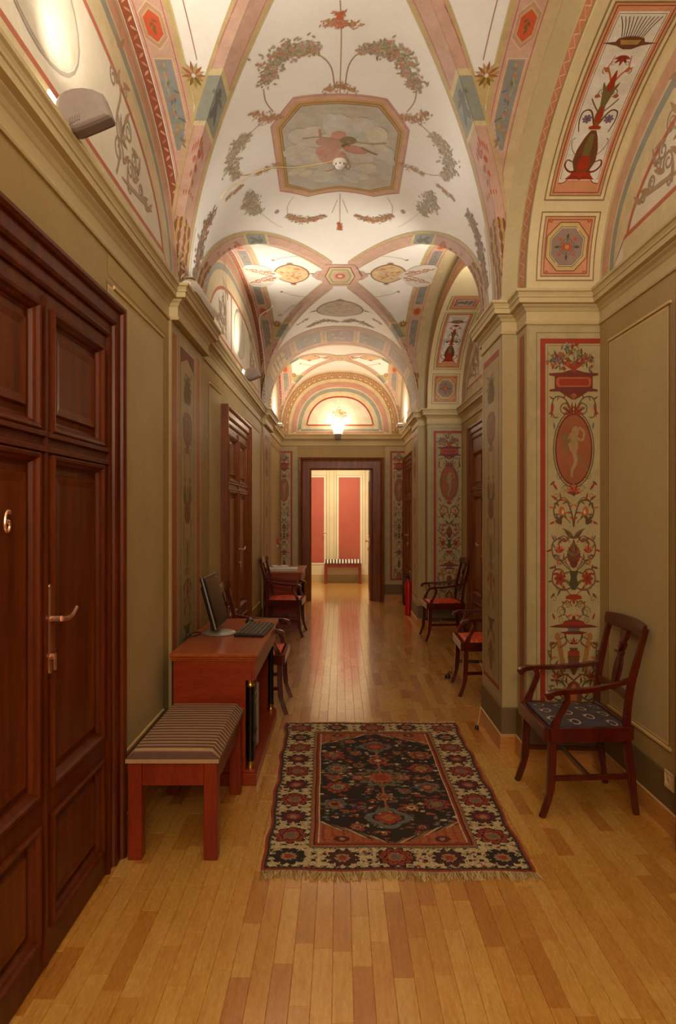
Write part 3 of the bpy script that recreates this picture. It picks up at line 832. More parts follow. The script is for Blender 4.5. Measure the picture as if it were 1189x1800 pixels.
mb.lathe([(.008, -.014), (.011, -.012), (.011, .012), (.008, .014)], (-.967, 4.33, .770), 10, 'y')
tag(mb.build('power_cable', M_CABLE, None, smooth=True), 'black cables hanging behind the near desk against the painted pilaster', 'cable')
# keyboard
kx, ky = -.585, 4.60
r = empty('keyboard', (kx+.015, ky, .7505), -.06, 'black computer keyboard lying on the near desk', 'keyboard')
mb = MB(); mb.loft([[(-.095, -.235, 0), (.095, -.235, 0), (.095, .235, 0), (-.095, .235, 0)], [(-.097, -.237, .014), (.097, -.237, .008), (.097, .237, .008), (-.097, .237, .014)], [(-.09, -.23, .022), (.09, -.23, .014), (.09, .23, .014), (-.09, .23, .022)]]); mb.build('key_tray', M_BLACK, r)
mb = MB(); R = random.Random(2)
for i in range(6):
    xx = -.075+i*.028; y = -.222
    while y < .215:
        w = .019 if (i+int(y*90)) % 7 else .030
        zz = .0215-(xx+.09)*.044; mb.box(xx-.012, xx+.012, y, y+w-.002, zz-.002, zz+.006); y += w+.001
tag(mb.build('keys', plain('worn_grey_keys', K(96, 82, 74), .5), r), kind='stuff')
mb = MB(); rg = []
for k in range(9):
    t = k/8*2-1; w = .030*math.sqrt(max(0.02, 1-t**4)); h = .032*math.sqrt(max(.02, 1-t*t*.8))
    rg.append([(w*math.cos(PI*q/8), t*.055, .001+h*math.sin(PI*q/8)) for q in range(9)])
mb.loft(rg); o = mb.build('mouse', M_BLACK, None, smooth=True); o.location = (-.655, 4.95, .7505)
o2 = MB().tube([(0, .006, .0325), (0, .022, .0305)], .0035, 8).build('scroll_wheel', M_SILVER, o)
tag(o, 'small black computer mouse behind the keyboard on the near desk', 'mouse')
# computer tower in the kneehole
r = empty('computer_tower', (-.70, 4.19, .088), 0, 'black and silver computer tower standing on the plinth of the near desk', 'computer')
mb = MB(); mb.box(-.19, .17, -.09, .09, 0, .43, bev=.004); mb.build('case', M_BLACK, r)
mb = MB(); mb.box(.171, .184, -.09, .02, .02, .425, bev=.004); mb.box(.171, .180, .022, .088, .02, .425, bev=.004); mb.box(.182, .190, -.06, .005, .12, .14); mb.build('front_panel', M_BLACK, r)
mb = MB(); mb.box(.172, .192, .030, .090, .02, .40, bev=.006); mb.box(.186, .189, -.075, .01, .36, .375); mb.box(.186, .189, -.075, .01, .31, .325); mb.build('silver_strip', M_SILVER, r)

# ---- papers on the far desk
R = random.Random(5)
def sheaf(x, y, z, w, d, n, ang, label, name='paper_stack'):
    mb = MB()
    for k in range(n):
        dx, dy = R.uniform(-.006, .006), R.uniform(-.006, .006); mb.box(-w/2+dx, w/2+dx, -d/2+dy, d/2+dy, k*.006, k*.006+.005)
    o = mb.build(name, M_PAPER); o.location = (x, y, z); o.rotation_euler = (0, 0, ang); return tag(o, label, 'paper')
sheaf(-.79, 9.42, .7505, .40, .30, 5, .05, 'flat white stack of papers on the far left desk')
o = sheaf(-.85, 9.58, .7815, .22, .20, 3, .3, 'small open white booklet lying on the paper stack', 'booklet')
mb = MB()
mb.quad((-.05, -.06, .0185), (.02, -.06, .0185), (.05, .04, .0185), (0, .05, .0185)); mb.build('dark_print', M_BLACK, o)

# ---- benches
def stripes(period, c1, c2, c3=None):
    def f(t):
        if t <= 0: return c1
        k = (t/period+.52) % 1
        if k < .38: return c1
        if k < .45 or k > .93: return c3 or c1
        return c2
    return f
def make_bench(name, x0, x1, y0, y1, label, zf, zc, axis, sf, leg=.062, m=M_BENCH, wood_h=.105):
    r = empty(name, ((x0+x1)/2, (y0+y1)/2, 0), 0, label, 'bench'); ox, oy = r.location.x, r.location.y
    T = lambda a, b, c: (a-ox, b-oy, c)
    for a in (x0, x1-leg):
        for b in (y0, y1-leg):
            mb = MB(T); mb.box(a, a+leg, b, b+leg, 0, zf-.001, bev=.003); mb.build('leg', m, r)
    for q in ((x0+leg+.0005, x1-leg-.0005, y0+.008, y0+.030), (x0+leg+.0005, x1-leg-.0005, y1-.030, y1-.008), (x0+.008, x0+.030, y0+leg+.0005, y1-leg-.0005), (x1-.030, x1-.008, y0+leg+.0005, y1-leg-.0005)):
        mb = MB(T); mb.box(*q, zf-wood_h, zf-.001, bev=.002); mb.build('apron', m, r)
    mb = MB(T); NX, NY_ = (12, 160) if axis == 'y' else (160, 12)
    LX, LY = x1-x0+.016, y1-y0+.016; cx, cy = (x0+x1)/2, (y0+y1)/2
    def h(i, j):
        u, v = i/NX*2-1, j/NY_*2-1
        dx = (1-abs(u))*LX/2; dy = (1-abs(v))*LY/2; e = .045
        fx = math.sqrt(max(0, 1-(1-min(dx/e, 1))**2)); fy = math.sqrt(max(0, 1-(1-min(dy/e, 1))**2))
        return (cx+u*LX/2, cy+v*LY/2, zf+.018+(zc-zf-.018)*fx*fy*(1-.10*(u*u+v*v)/2))
    colr = lambda i, j: sf(((j+.5)/NY_*LY) if axis == 'y' else ((i+.5)/NX*LX))
    mb.grid(h, NX, NY_, colr)
    # cushion sides, striped the same way
    ring = [(i, 0) for i in range(NX)]+[(NX, j) for j in range(NY_)]+[(i, NY_) for i in range(NX, 0, -1)]+[(0, j) for j in range(NY_, 0, -1)]
    for k in range(len(ring)):
        (i, j), (i2, j2) = ring[k], ring[(k+1) % len(ring)]
        a, b = h(i, j), h(i2, j2)
        tt = ((j+j2)/2/NY_*LY) if axis == 'y' else ((i+i2)/2/NX*LX)
        if (axis == 'y' and j == j2) or (axis == 'x' and i == i2): tt = 0
        mb.quad((a[0], a[1], zf), (b[0], b[1], zf), b, a, sf(tt))
    mb.box(x0+.002, x1-.002, y0+.002, y1-.002, zf, zf+.010, K(120, 90, 70))
    mb.build('cushion', M_CUSH, r, fix=False)
    return r
M_CUSH = paint_mat('striped_upholstery', .8, .15, .3, 20)
make_bench('bench', -.945, -.545, 3.035, 3.80, 'low wooden bench with brown and beige striped cushion beside the near door', .435, .495, 'y', stripes(.0415, K(186, 150, 106), K(104, 70, 62), K(150, 112, 88)))
make_bench('bench', -.335, .46, 14.72, 15.10, 'striped bench in the bright room beyond the doorway', .44, .515, 'x', stripes(.066, K(70, 50, 42), K(238, 228, 205)), .05, M_BENCH, .09)

# ---- fire extinguisher
r = empty('fire_extinguisher', (1.035, 10.30, 0), 0, 'red fire extinguisher standing by the far right pier', 'fire extinguisher')
mb = MB(); mb.lathe([(.052, 0), (.058, .004), (.060, .03), (.060, .43), (.056, .47), (.040, .505), (.018, .525), (.016, .54)], n=24); mb.build('cylinder', M_RED, r, smooth=True)
mb = MB(); mb.lathe([(.018, .54), (.020, .55), (.020, .58), (.012, .59)], n=12); mb.tube([(0, 0, .57), (-.04, -.01, .575)], .010, 8); mb.build('valve', M_BLACK, r, smooth=True)
mb = MB(); mb.bar([(.0, 0, .595), (-.05, -.02, .615), (-.10, -.03, .618)], .022, .010, (0, 1, 0)); mb.bar([(.0, 0, .578), (-.05, -.02, .582), (-.09, -.03, .572)], .020, .008, (0, 1, 0)); mb.build('handle', M_BLACK, r)
mb = MB(); mb.tube(crom([(-.03, -.01, .575), (-.075, -.02, .53), (-.078, -.02, .42), (-.068, -.02, .30), (-.066, -.02, .20)], 5), .008, 8); mb.tube([(-.066, -.02, .20), (-.067, -.02, .15)], [.010, .013], 8); mb.build('hose', M_BLACK, r, smooth=True)

# ---- fire alarm button, wall socket, doorstop and cable end
mb = MB(); mb.box(-.0, .035, -.045, .045, -.045, .045, bev=.006); o = mb.build('fire_alarm_button', M_RED); o.location = (XL+.001, 11.15, 1.065)
MB().box(.036, .039, -.022, .022, -.022, .022).build('glass_plate', M_PAPER, o)
MB().box(.0, .020, -.03, .03, -.085, -.049, bev=.003).build('warning_plate', M_WHITEP, o)
tag(o, 'small red fire alarm call point high above the far left desk', 'fire alarm')
r = empty('wall_socket', (XR-.0075, 3.29, .255), 0, 'cream wall socket on the dark plinth at the right edge', 'socket')
T = lambda a, b, c: (-c, a, b)
mb = MB(T); rings(mb, -.042, .042, -.042, .042, [(0, 0), (0, .008), (.004, .011), (.010, .011), (.012, .008)]); mb.build('face_plate', M_CREAMPL, r)
mb = MB(T); 
for k in range(20):
    a, b = 2*PI*k/20, 2*PI*(k+1)/20
    for r0, r1, d0, d1 in ((.026, .023, .0085, .0125), (.023, .020, .0125, .0085), (.020, .001, .0085, .0082)):
        mb.quad((r0*math.cos(a), r0*math.sin(a), d0), (r0*math.cos(b), r0*math.sin(b), d0), (r1*math.cos(b), r1*math.sin(b), d1), (r1*math.cos(a), r1*math.sin(a), d1))
mb.build('socket_well', M_CREAMPL, r)
for s in (-1, 1): MB(T).tube([(s*.0095, 0, .0083), (s*.0095, 0, .0090)], .003, 8).build('pin_hole', M_BLACK, r)
mb = MB(); mb.lathe([(.020, 0), (.026, .003), (.027, .018), (.022, .034), (.010, .040)], n=14); mb.tube(crom([(.0, 0, .036), (.010, 0, .055), (.030, 0, .058), (.038, 0, .045)], 4), .006, 8)
o = mb.build('doorstop', M_BLACK, None, smooth=True); o.location = (1.005, 6.37, 0); tag(o, 'small black doorstop on the floor beside a hidden armchair foot', 'doorstop')
mb = MB(); mb.tube(crom([(1.033, 5.03, .110), (1.024, 4.98, .10), (1.003, 4.92, .06), (.978, 4.87, .020)], 5), .0025, 6)
o = mb.build('cable_end', M_CONDUIT, None, smooth=True); MB().lathe([(.008, .0), (.014, .004), (.015, .018), (.008, .030)], (.975, 4.865, 0), 10).build('cable_plug', M_BLACK, o, smooth=True)
tag(o, 'thin pale cable with a black plug at the foot of the near pier', 'cable')

# ---- cornice lamps
def make_floodlight(name, x, y, z, s, label, power, colr=(1, .90, .76)):
    """s scales the lamp; the wedge head leans out from the cornice, its glass turned up to the wall"""
    r = empty(name, (x, y, z), 0, label, 'floodlight', 'floodlights on the left cornice')
    P = [(-.034, .150), (-.030, .176), (-.016, .200), (.006, .217), (.035, .228), (.075, .231), (.115, .225), (.148, .210), (.164, .170), (.180, .126), (.120, .100), (.070, .080), (.045, .072), (.024, .074), (.008, .086), (-.006, .104), (-.024, .124)]
    T = lambda a, b, c: (a*s, c*s, b*s)
    mb = MB(T); rg = []
    for c, k in ((-.040, .70), (-.037, .84), (-.028, .94), (-.014, 1.0), (.03, 1.0), (.045, .95), (.055, .84)):
        cx = sum(p[0] for p in P)/len(P); cy = sum(p[1] for p in P)/len(P)
        rg.append([(cx+(p[0]-cx)*k, cy+(p[1]-cy)*k, c) for p in P])
    mb.loft(rg); mb.build('lamp_head', M_GREYP, r, bevel=.004*s)
    mb = MB(T)
    for k in range(5):
        a = .03+k*.009; mb.box(a, a+.004, .085+k*.004, .108+k*.004, -.044, -.036)
    mb.build('vent_slot', M_GREYP, r)
    mb = MB(T); mb.bar([(-.052, .135, 0), (-.038, .205, 0)], .11, .008, (0, 0, 1)); g = mb.build('lamp_glass', M_GLOW, r)
    T2 = lambda a, b, c: (a*s, b*s, c*s)
    mb = MB(T2); mb.lathe([(.030, -.035), (.032, -.028), (.032, .028), (.030, .035)], (-.036, 0, .095), 16, 'y'); mb.build('pivot', M_GREYP, r, smooth=True)
    mb = MB(T2); mb.lathe([(.011, -.046), (.013, -.040), (.013, -.030)], (-.036, 0, .095), 10, 'y'); mb.build('pivot_screw', M_BRASS, r, smooth=True)
    mb = MB(T2); mb.bar([(-.034, 0, .090), (.02, 0, .105)], .05, .030, (0, 1, 0)); mb.lathe([(.026, .060), (.030, .066), (.030, .075), (.022, .085), (.018, .10)], (-.045, 0, 0), 16); mb.build('bracket', M_GREYP, r, smooth=True)
    mb = MB(T2); mb.lathe([(.034, -.012), (.038, 0), (.030, .004), (.004, .0)], (-.056, .0, .150), 16, 'x'); mb.build('cable_gland', M_WHITEP, r, smooth=True)
    light('floodlight_beam', 'SPOT', (x+.07*s, y-.02, z+.27*s), (x+.5, y+(.35 if y < 4 else -.5), z+1.2), power, .06*s, color=colr, spot=2.5).data.spot_blend = 1.0
    return r
M_GLOW = plain('lit_glass', K(255, 240, 215), .3, emit=(1, .86, .68, 1), es=5)
make_floodlight('floodlight', -.975, 2.42, 2.822, .95, 'large grey floodlight on the left cornice near the camera', 52)
make_floodlight('floodlight', -.965, 7.06, 2.845, .85, 'small pale floodlight on the left cornice above the farther door', 66)
for sx, pw in ((-1, 13), (1, 10)):
    r = empty('uplight', (sx*.955, 10.9, 2.905), 0, 'low white uplight on the cornice %s of the end wall' % ('left' if sx < 0 else 'right'), 'uplight')
    mb = MB(); mb.box(-.05, .05, -.09, .09, 0, .05, bev=.008); mb.build('lamp_body', M_WHITEP, r)
    mb = MB(); mb.box(-.035, .035, -.075, .075, .051, .054); mb.build('lamp_glass', M_GLOW, r)
    light('uplight_beam', 'AREA', (sx*.955, 10.9, 2.975), (sx*.75, 10.9, 4), pw, .12, color=(1, .82, .62))
# long white trough on the pilaster cornice
mb = MB(lambda a, b, c: (a-.93, b+4.50, c+2.902)); rg = []
for k in range(9):
    t = k/8*2-1; e = (1-t**8)**.5*.5+.5
    rg.append([(-.045*e, t*.38, 0), (.05*e, t*.38, 0), (.058*e, t*.38, .03), (.045*e, t*.38, .075*e), (.0, t*.38, .092*e), (-.04*e, t*.38, .08*e)])
mb.loft(rg); o = mb.build('uplight', M_WHITEP, None, smooth=True)
MB(lambda a, b, c: (a-.93, b+4.50, c+2.902)).box(-.02, .03, -.30, .30, .093, .096).build('diffuser', M_CREAMPL, o)
light('uplight_beam', 'AREA', (-.90, 4.5, 3.03), (-.15, 4.55, 3.75), 4, .6, .05, color=(1, .92, .82))
tag(o, 'long white uplight trough lying on the left pilaster cornice', 'uplight')
# bowl lamp on the end cornice
r = empty('wall_lamp', (-.035, 11.72, 2.80), 0, 'flared glass lamp on the end cornice below the painted vase', 'lamp')
mb = MB(); mb.loft([[(-.045, -.05, .0), (.045, -.05, .0), (.045, .08, .0), (-.045, .08, .0)], [(-.065, -.07, .085), (.065, -.07, .085), (.065, .08, .085), (-.065, .08, .085)]]); mb.build('bracket', M_GREYP, r)
mb = MB(); n = 26; rg = []
for z, rr in ((.086, .070), (.12, .080), (.17, .094), (.215, .108), (.235, .118)):
    rg.append([(rr*(1+.03*math.cos(13*2*PI*k/n*1.0))*math.cos(2*PI*k/n), -.0+rr*.75*(1+.05*math.cos(13*2*PI*k/n))*math.sin(2*PI*k/n), z) for k in range(n)])
mb.loft(rg, False); mb.build('glass_bowl', plain('lit_bowl_glass', K(245, 225, 190), .2, emit=(1, .82, .6, 1), es=1.3), r, smooth=True)
light('wall_lamp_bulb', 'POINT', (-.035, 11.70, 3.08), (0, 11.7, 4), 10, .05, color=(1, .84, .64))
# smoke detector with its conduit across the vault
zc = SPR+RISE
r = empty('smoke_detector', (0, 4.80, zc), 0, 'round white smoke detector at the middle of the painted octagon', 'smoke detector')
mb = MB(); mb.lathe([(.050, -.003), (.052, -.018), (.046, -.026), (.040, -.028), (.038, -.040), (.024, -.052), (.008, -.056)], n=24); mb.build('detector_body', M_WHITEP, r, smooth=True)
for k in range(8):
    a = 2*PI*k/8; MB().box(.035, .041, -.006, .006, -.040, -.030).build('vent_slot', M_GREYP, r).rotation_euler = (0, 0, a)
# ---------------------------------------------------------------- rug
R0 = random.Random(21)
RC = [(-.395, 5.0), (.845, 5.0), (.838, 2.93), (-.338, 2.94)]     # far-left, far-right, near-right, near-left
NU, NV = 176, 290
import array
def rug_color():
    """knot colours: u across 0..1, v along 0..1 (0 = near end)"""
    WD, LN = 1.20, 2.06
    navy = (46, 34, 30); red = (160, 60, 36); rust = (176, 100, 56); cream = (212, 190, 146); grey = (112, 112, 104); wine = (92, 34, 34); olive = (118, 110, 82); tan = (168, 132, 92)
    px = [[None]*(NV) for _ in range(NU)]
    bw = .235
    def border(a, b):     # a: along the band, b: across (0..1)
        if b < .05: return red
        if b < .09: return navy
        if b < .13: return olive if int(a/.012) % 2 else navy
        if b > .90: return navy if b > .955 else rust
        if b > .86: return olive
        return None
    def star(dx, dy, r, lobes, ph=0, depth=.28):
        d = math.hypot(dx, dy); a = math.atan2(dy, dx); return d/(r*(1-depth+depth*abs(math.cos(lobes*a/2+ph))))
    flowers = []
    def motif(x, y, cx, cy, r, c1, c2, c3, lobes=8):
        s = star(x-cx, y-cy, r, lobes)
        if s > 1: return None
        if s > .86: return navy
        if s > .60: return c1
        if s > .50: return navy
        if s > .28: return c2
        return c3
    RR = random.Random(4); small = [(RR.random()*WD, RR.random()*LN, RR.choice([red, grey, cream, rust, wine, olive]), RR.uniform(.010, .022), RR.random()*3) for _ in range(1700)]
    cell = {}
    for s in small: cell.setdefault((int(s[0]/.05), int(s[1]/.05)), []).append(s)
    for i in range(NU):
        for j in range(NV):
            x = (i+.5)/NU*WD; y = (j+.5)/NV*LN
            e = min(x, WD-x, y, LN-y)
            c = None
            if e < bw:
                xx = min(x, WD-x); yy = min(y, LN-y)
                if xx < yy: b = xx/bw; a = y; cen = bw*.49; px_, py_ = xx, y
                else: b = yy/bw; a = x; cen = bw*.49; px_, py_ = yy, x
                c = border(a, b)
                if c is None:
                    # big alternating rosettes along the band
                    if xx < yy or True:
                        c = cream
                        best = None
                        # long sides
                        if min(x, WD-x) < bw:
                            k = round((y-bw*.5)/.202); cy = bw*.5+k*.202
                            col = [(wine, red, tan), (red, rust, grey)][k % 2]
                            if k in (0, 8): col = (navy, tan, red)
                            best = motif(xx, y*1.0, cen, cy, .088 if k % 2 else .080, col[0], col[1], col[2], 10 if k % 2 == 0 else 8)
                        if best is None and min(y, LN-y) < bw:
                            k = round((x-bw*.5)/.242); cx = bw*.5+k*.242
                            if 0 < k < 4:
                                col = [(wine, tan, red), (red, rust, grey)][k % 2 == 0]
                                best = motif(x, yy, cx, cen, .092 if k == 2 else .078, col[0], col[1], col[2], 10)
                        if best: c = best
                        else:
                            f = math.sin(a*2*PI/.101)*math.sin(b*PI*4)
                            if abs(f) > .80: c = navy
                            elif .45 < abs(f) < .55: c = olive
                            for s in cell.get((int(x/.05), int(y/.05)), ()):
                                if s[4] < 1.5 and abs(x-s[0])+abs(y-s[1]) < s[3]*.6: c = s[2] if s[2] != cream else red
            else:
                fx = x-WD/2; fy = y-LN/2; hw = WD/2-bw; hl = LN/2-bw
                if abs(fx) > hw-.012 or abs(fy) > hl-.012: c = red
                elif abs(fx) > hw-.02: c = cream
                else:
                    lim = hl-.02-.23*(abs(fx)/hw)      # stepped hexagonal field
                    step = abs(fy)-lim
                    if step > .035:
                        g = (int((x+y)/.018)+int((x-y)/.018)) % 5
                        c = rust if g else red
                        if star(fx, abs(fy)-hl, .06, 8) < 1: c = wine
                        k1 = math.hypot(abs(fx)-hw*.66, (abs(fy)-hl+.05)*1.2)
                        if k1 < .036: c = wine if k1 > .015 else tan
                    elif step > .0: c = [cream, navy, olive, rust][int((x+ (y if fy*fx > 0 else -y))/.012) % 4]
                    else:
                        c = navy
                        for (cx, cy, r, a1, a2, a3, lb) in ((.13, .0, .05, rust, tan, red, 8), (-.13, .0, .05, red, tan, grey, 8), (.13, .40, .05, wine, tan, red, 8), (-.13, .40, .05, grey, rust, red, 8), (.13, -.40, .05, rust, cream, red, 8), (-.13, -.40, .05, wine, grey, red, 8), (.27, 0, .05, wine, tan, red, 6), (-.27, 0, .05, rust, grey, red, 6), (.12, -.19, .045, grey, rust, red, 8), (-.12, .19, .045, rust, grey, wine, 8), (0, 0, .165, olive, rust, red, 12), (0, .52, .12, grey, red, rust, 4), (0, -.52, .14, grey, red, rust, 4),
                              (0, .27, .08, rust, red, cream, 8), (0, -.27, .06, tan, rust, red, 8), (.25, .14, .085, red, tan, rust, 8), (-.25, .14, .085, grey, tan, red, 8), (.25, -.14, .085, grey, red, tan, 8), (-.25, -.14, .085, red, tan, grey, 8),
                              (.27, .36, .085, rust, red, tan, 8), (-.27, .36, .085, red, rust, grey, 8), (.27, -.36, .085, red, grey, rust, 8), (-.27, -.36, .08, grey, rust, wine, 8), (.16, -.62, .045, wine, tan, red, 8), (-.16, -.62, .045, rust, tan, red, 8), (.16, .62, .045, wine, tan, red, 8), (-.16, .62, .045, rust, tan, red, 8)):
                            t = motif(fx, fy, cx, cy, r, a1, a2, a3, lb)
                            if t: c = t; break
                        if c == navy:
                            for s in cell.get((int(x/.05), int(y/.05)), ()):
                                if abs(x-s[0])*1.0+abs(y-s[1])*1.5 < s[3]*1.15: c = s[2]
                            if abs(fx) < .008 and abs(fy) < .6: c = rust
            q = RR.uniform(.86, 1.08); px[i][j] = K(*[max(0, min(255, v*q)) for v in c])
    return px
px = rug_color()
def rug_pt(u, v, z=None):
    a = Vector(RC[3]).lerp(Vector(RC[2]), u); b = Vector(RC[0]).lerp(Vector(RC[1]), u); p = a.lerp(b, v)
    wob = .006*math.sin(v*21)+.004*math.sin(v*47+1)
    x = p.x+wob*(1 if u > .5 else -1)*abs(u*2-1)**3; y = p.y+.006*math.sin(u*17+v*3)*abs(v*2-1)**3
    zz = .007+.0012*math.sin(u*13+v*9)*math.sin(v*31)
    return (x, y, zz if z is None else z)
rug = empty('rug', (0, 0, 0), 0, 'worn oriental rug with cream rosette border and dark medallion field on the parquet', 'rug')
mb = MB(); mb.grid(lambda i, j: rug_pt(i/NU, j/NV), NU, NV, lambda i, j: px[i][j])
edge = [(i/NU, 0) for i in range(0, NU, 4)]+[(1, j/NV) for j in range(0, NV, 4)]+[(1-i/NU, 1) for i in range(0, NU, 4)]+[(0, 1-j/NV) for j in range(0, NV, 4)]
for k in range(len(edge)):
    a, b = edge[k], edge[(k+1) % len(edge)]; mb.quad(rug_pt(*a, z=0.0), rug_pt(*b, z=0.0), rug_pt(*b), rug_pt(*a), K(110, 46, 36))
M_RUG = paint_mat('wool_pile', .95, .18, .8, 30)
mb.build('rug_pile', M_RUG, rug, fix=False)
for side, n in ((0, 330), (1, 230)):
    mb = MB(); Rf = random.Random(side)
    for k in range(n):
        u = (k+.5)/n; p = rug_pt(u, side); d = -1 if side == 0 else 1; clump = math.sin(k*.35)*.5+math.sin(k*.13+1)*.5
        ln = Rf.uniform(.040, .078) if side == 0 else Rf.uniform(.008, .022); dx = clump*.022+Rf.gauss(0, .010)
        pts = crom([(p[0], p[1], .005), (p[0]+dx*.35, p[1]+d*ln*.45, .006+Rf.random()*.004), (p[0]+dx+Rf.gauss(0, .006), p[1]+d*ln, .003)], 3)
        mb.tube(pts, .0024, 4, K(*Rf.choice([(214, 188, 140), (196, 164, 116), (222, 200, 152), (176, 140, 96)])))
    o = mb.build('fringe', M_RUG, rug, fix=False); tag(o, kind='stuff')
# ================================================================ painted decoration, laid on the real walls and vaults
RO = K(164, 50, 18); RB = K(122, 42, 20); OR = K(198, 100, 48); BR = K(112, 66, 36); OL = K(120, 104, 54); OLD = K(84, 74, 42)
DB = K(70, 40, 24); BL = K(112, 108, 126); PK_ = K(206, 168, 148); PKD = K(198, 148, 126); YE_ = K(198, 176, 122); YEL = K(216, 198, 150)
WH = K(226, 218, 202); GB = K(150, 154, 140); GBD = K(116, 118, 112); TN = K(190, 158, 112); CRM = K(216, 198, 156); LINE = K(138, 98, 60); RLN = K(192, 104, 76)
GOLD = K(178, 138, 66); GRN = K(150, 148, 106); GRN2 = K(172, 166, 126); ROS = K(206, 148, 128); LGR = K(176, 164, 150)

class PaintD(Paint):
    STEP = .07
    """painter for the vault: colour is always laid on the side that faces down"""
    def P(s, p, L):
        u, v = s.uv(p); e = 1e-3
        a = Vector(s.surf(u, v)); b = Vector(s.surf(u+e, v)); c = Vector(s.surf(u, v+e))
        if (b-a).length < 1e-7: b = a-(Vector(s.surf(u-e, v))-a)
        if (c-a).length < 1e-7: c = a-(Vector(s.surf(u, v-e))-a)
        n = (b-a).cross(c-a)
        if n.length > 0: n.normalize()
        if n.z > 0: n = -n
        return a+n*(s.lift+L*.0004)

def wide_grotesque(pt, cx, y2v, half=.155, figure=True, crop=None):
    """tall arabesque panel; positions are given on the 0..100 height scale of y2v"""
    V = y2v; h = half
    def at(y, m=1): return pt.at(cx, V(y), (h/.155*1.02, 1.24*min(1, h/.12)), 0, m)
    # bowl of flowers
    at(5.0); pt.garland([(-.12, .01), (0, .045), (.12, .01)], .07, ([OLD, OL, GRN], [RO, BL, OR]), 1, 1.5, .020); pt.shape([(.008, -.045), (.012, -.03), (.05, -.01), (.075, .01)], RO, 2)
    # tablet
    at(10.4); pt.shape([(.01, -.085), (.05, -.065), (.085, -.045), (.145, -.045), (.145, -.035), (.115, -.03), (.115, .03), (.148, .035), (.148, .046), (.07, .05), (.02, .062)], RB, 1)
    pt.shape([(.095, -.022), (.105, -.01), (.105, .016), (.095, .026)], OR, 2); pt.shape([(.085, -.015), (.092, .0), (.085, .019)], RO, 3); pt.fan(0, -.055, -PI/2, 5, .8, .035, .012, [OR, OL], 2)
    for m in (1, -1):
        at(17.5, m); pt.spiral(.03, .01, .032, .9, 1.4, -1, .006, OLD); pt.fan(.005, -.035, .75, 4, .55, .085, .016, [RO, RB], 2, .2); pt.leaf(.125, .02, -1.4, .075, .02, RO, 2); pt.vine([(.0, -.04), (.05, .04), (.11, .05), (.135, .0), (.12, -.05)], .006, OLD, [OL, RB], 1, .03, .026)
    # oval cameo
    at(29.5); pt.ring(0, 0, .125, .192, .006, OLD, 1, 28); pt.ell(0, 0, .114, .180, RB, 2, 30); pt.ell(0, 0, .104, .170, K(164, 92, 52), 3, 30)
    S1, S2 = K(176, 142, 96), K(140, 108, 70)
    pt.ell(.01, .088, .022, .026, S1, 5); pt.ell(-.004, .03, .030, .055, S1, 5, 12, .2); pt.ell(-.045, .05, .020, .034, S2, 4, 10, .7)
    pt.stroke([(.012, .06), (.05, .045), (.062, .085), (.03, .108)], .014, S1, 5); pt.stroke([(-.02, .05), (-.055, .01), (-.045, -.03)], .013, S2, 5)
    pt.stroke([(.0, -.01), (.012, -.06), (-.01, -.105), (-.012, -.14)], .026, S1, 5, w2=.012); pt.stroke([(.012, -.02), (.045, -.06), (.07, -.085), (.082, -.11)], .022, S2, 4, w2=.010)
    # palmette and first scrolls
    at(40.5); pt.fan(0, -.03, PI/2, 7, 1.25, .060, .020, [RO, OR], 2); pt.ell(0, -.03, .012, .012, OLD, 3, 8)
    for m in (1, -1):
        at(40.5, m); pt.leaf(.10, -.01, .9, .05, .016, RO, 1); pt.spiral(.07, -.005, .020, 1.6, 1.2, 1, .004, LINE)
        at(46.5, m); pt.vine([(0, -.09), (.01, -.03), (.04, .035), (.09, .04), (.12, .0), (.11, -.045), (.075, -.05), (.06, -.02)], .008, OLD, [OL, RO, BR, OR], 1); pt.ell(.072, -.012, .018, .024, OR, 2); pt.ell(.066, -.016, .008, .012, YEL, 3, 8); pt.leaf(.1, .045, .5, .045, .014, RO, 1)
        at(51.5, m); pt.leaf(0, -.06, .9, .085, .022, OL, 1, -.3); pt.leaf(0, -.06, .35, .07, .020, BR, 1, .3); pt.fan(.075, .01, .95, 3, .35, .060, .020, [OLD, BR], 2)
        at(58.5, m); pt.vine([(.02, .075), (.05, .045), (.09, .06), (.13, .03), (.12, -.03), (.07, -.05), (.045, -.03)], .007, BR, [OL, RO, BR, OR], 1); pt.fan(.085, -.01, 1.5, 5, .9, .048, .017, [RO, OR], 2); pt.leaf(.085, -.02, -1.2, .05, .018, OR, 1)
    at(58.5); pt.shape([(.012, -.062), (.034, -.05), (.042, -.02), (.030, .01), (.012, .03), (.003, .055)], BR, 2); pt.fan(0, -.03, PI/2, 7, .8, .075, .016, [OL, RO, OLD], 3)
    for m in (1, -1):
        at(66, m); pt.stroke([(0, .02), (.05, .055), (.10, .10)], .005, OLD, 1); pt.leaf(.09, .085, 1.1, .035, .014, BL, 2); pt.vine([(.02, -.055), (.07, -.065), (.125, -.03), (.12, .03), (.075, .035), (.05, .0)], .007, BR, [OL, RO, BR, OR], 1); pt.flower(.082, -.008, .034, RO, RB, 2, 7); pt.leaf(.0, -.06, .95, .085, .024, OL, 2, -.3)
    at(66); pt.shape([(.012, -.065), (.028, -.04), (.018, .0), (.03, .03)], OLD, 3); pt.shape([(.010, .045), (.022, .06), (.026, .08)], RB, 2)
    at(72); pt.shape([(.006, -.03), (.010, -.01), (.05, -.005), (.045, .010), (.015, .018)], RO, 2)
    for m in (1, -1): at(74.5, m); pt.vine([(.01, .0), (.04, .03), (.07, .0), (.05, -.02)], .005, BR, [OL, RB], 1, .02, .022); pt.spiral(.10, -.03, .030, 1.4, 1.5, 1, .004, LINE); pt.spiral(.03, .02, .014, .2, 1.2, -1, .004, RB); pt.spiral(.135, .04, .018, 1.7, 1.1, 1, .004, LINE)
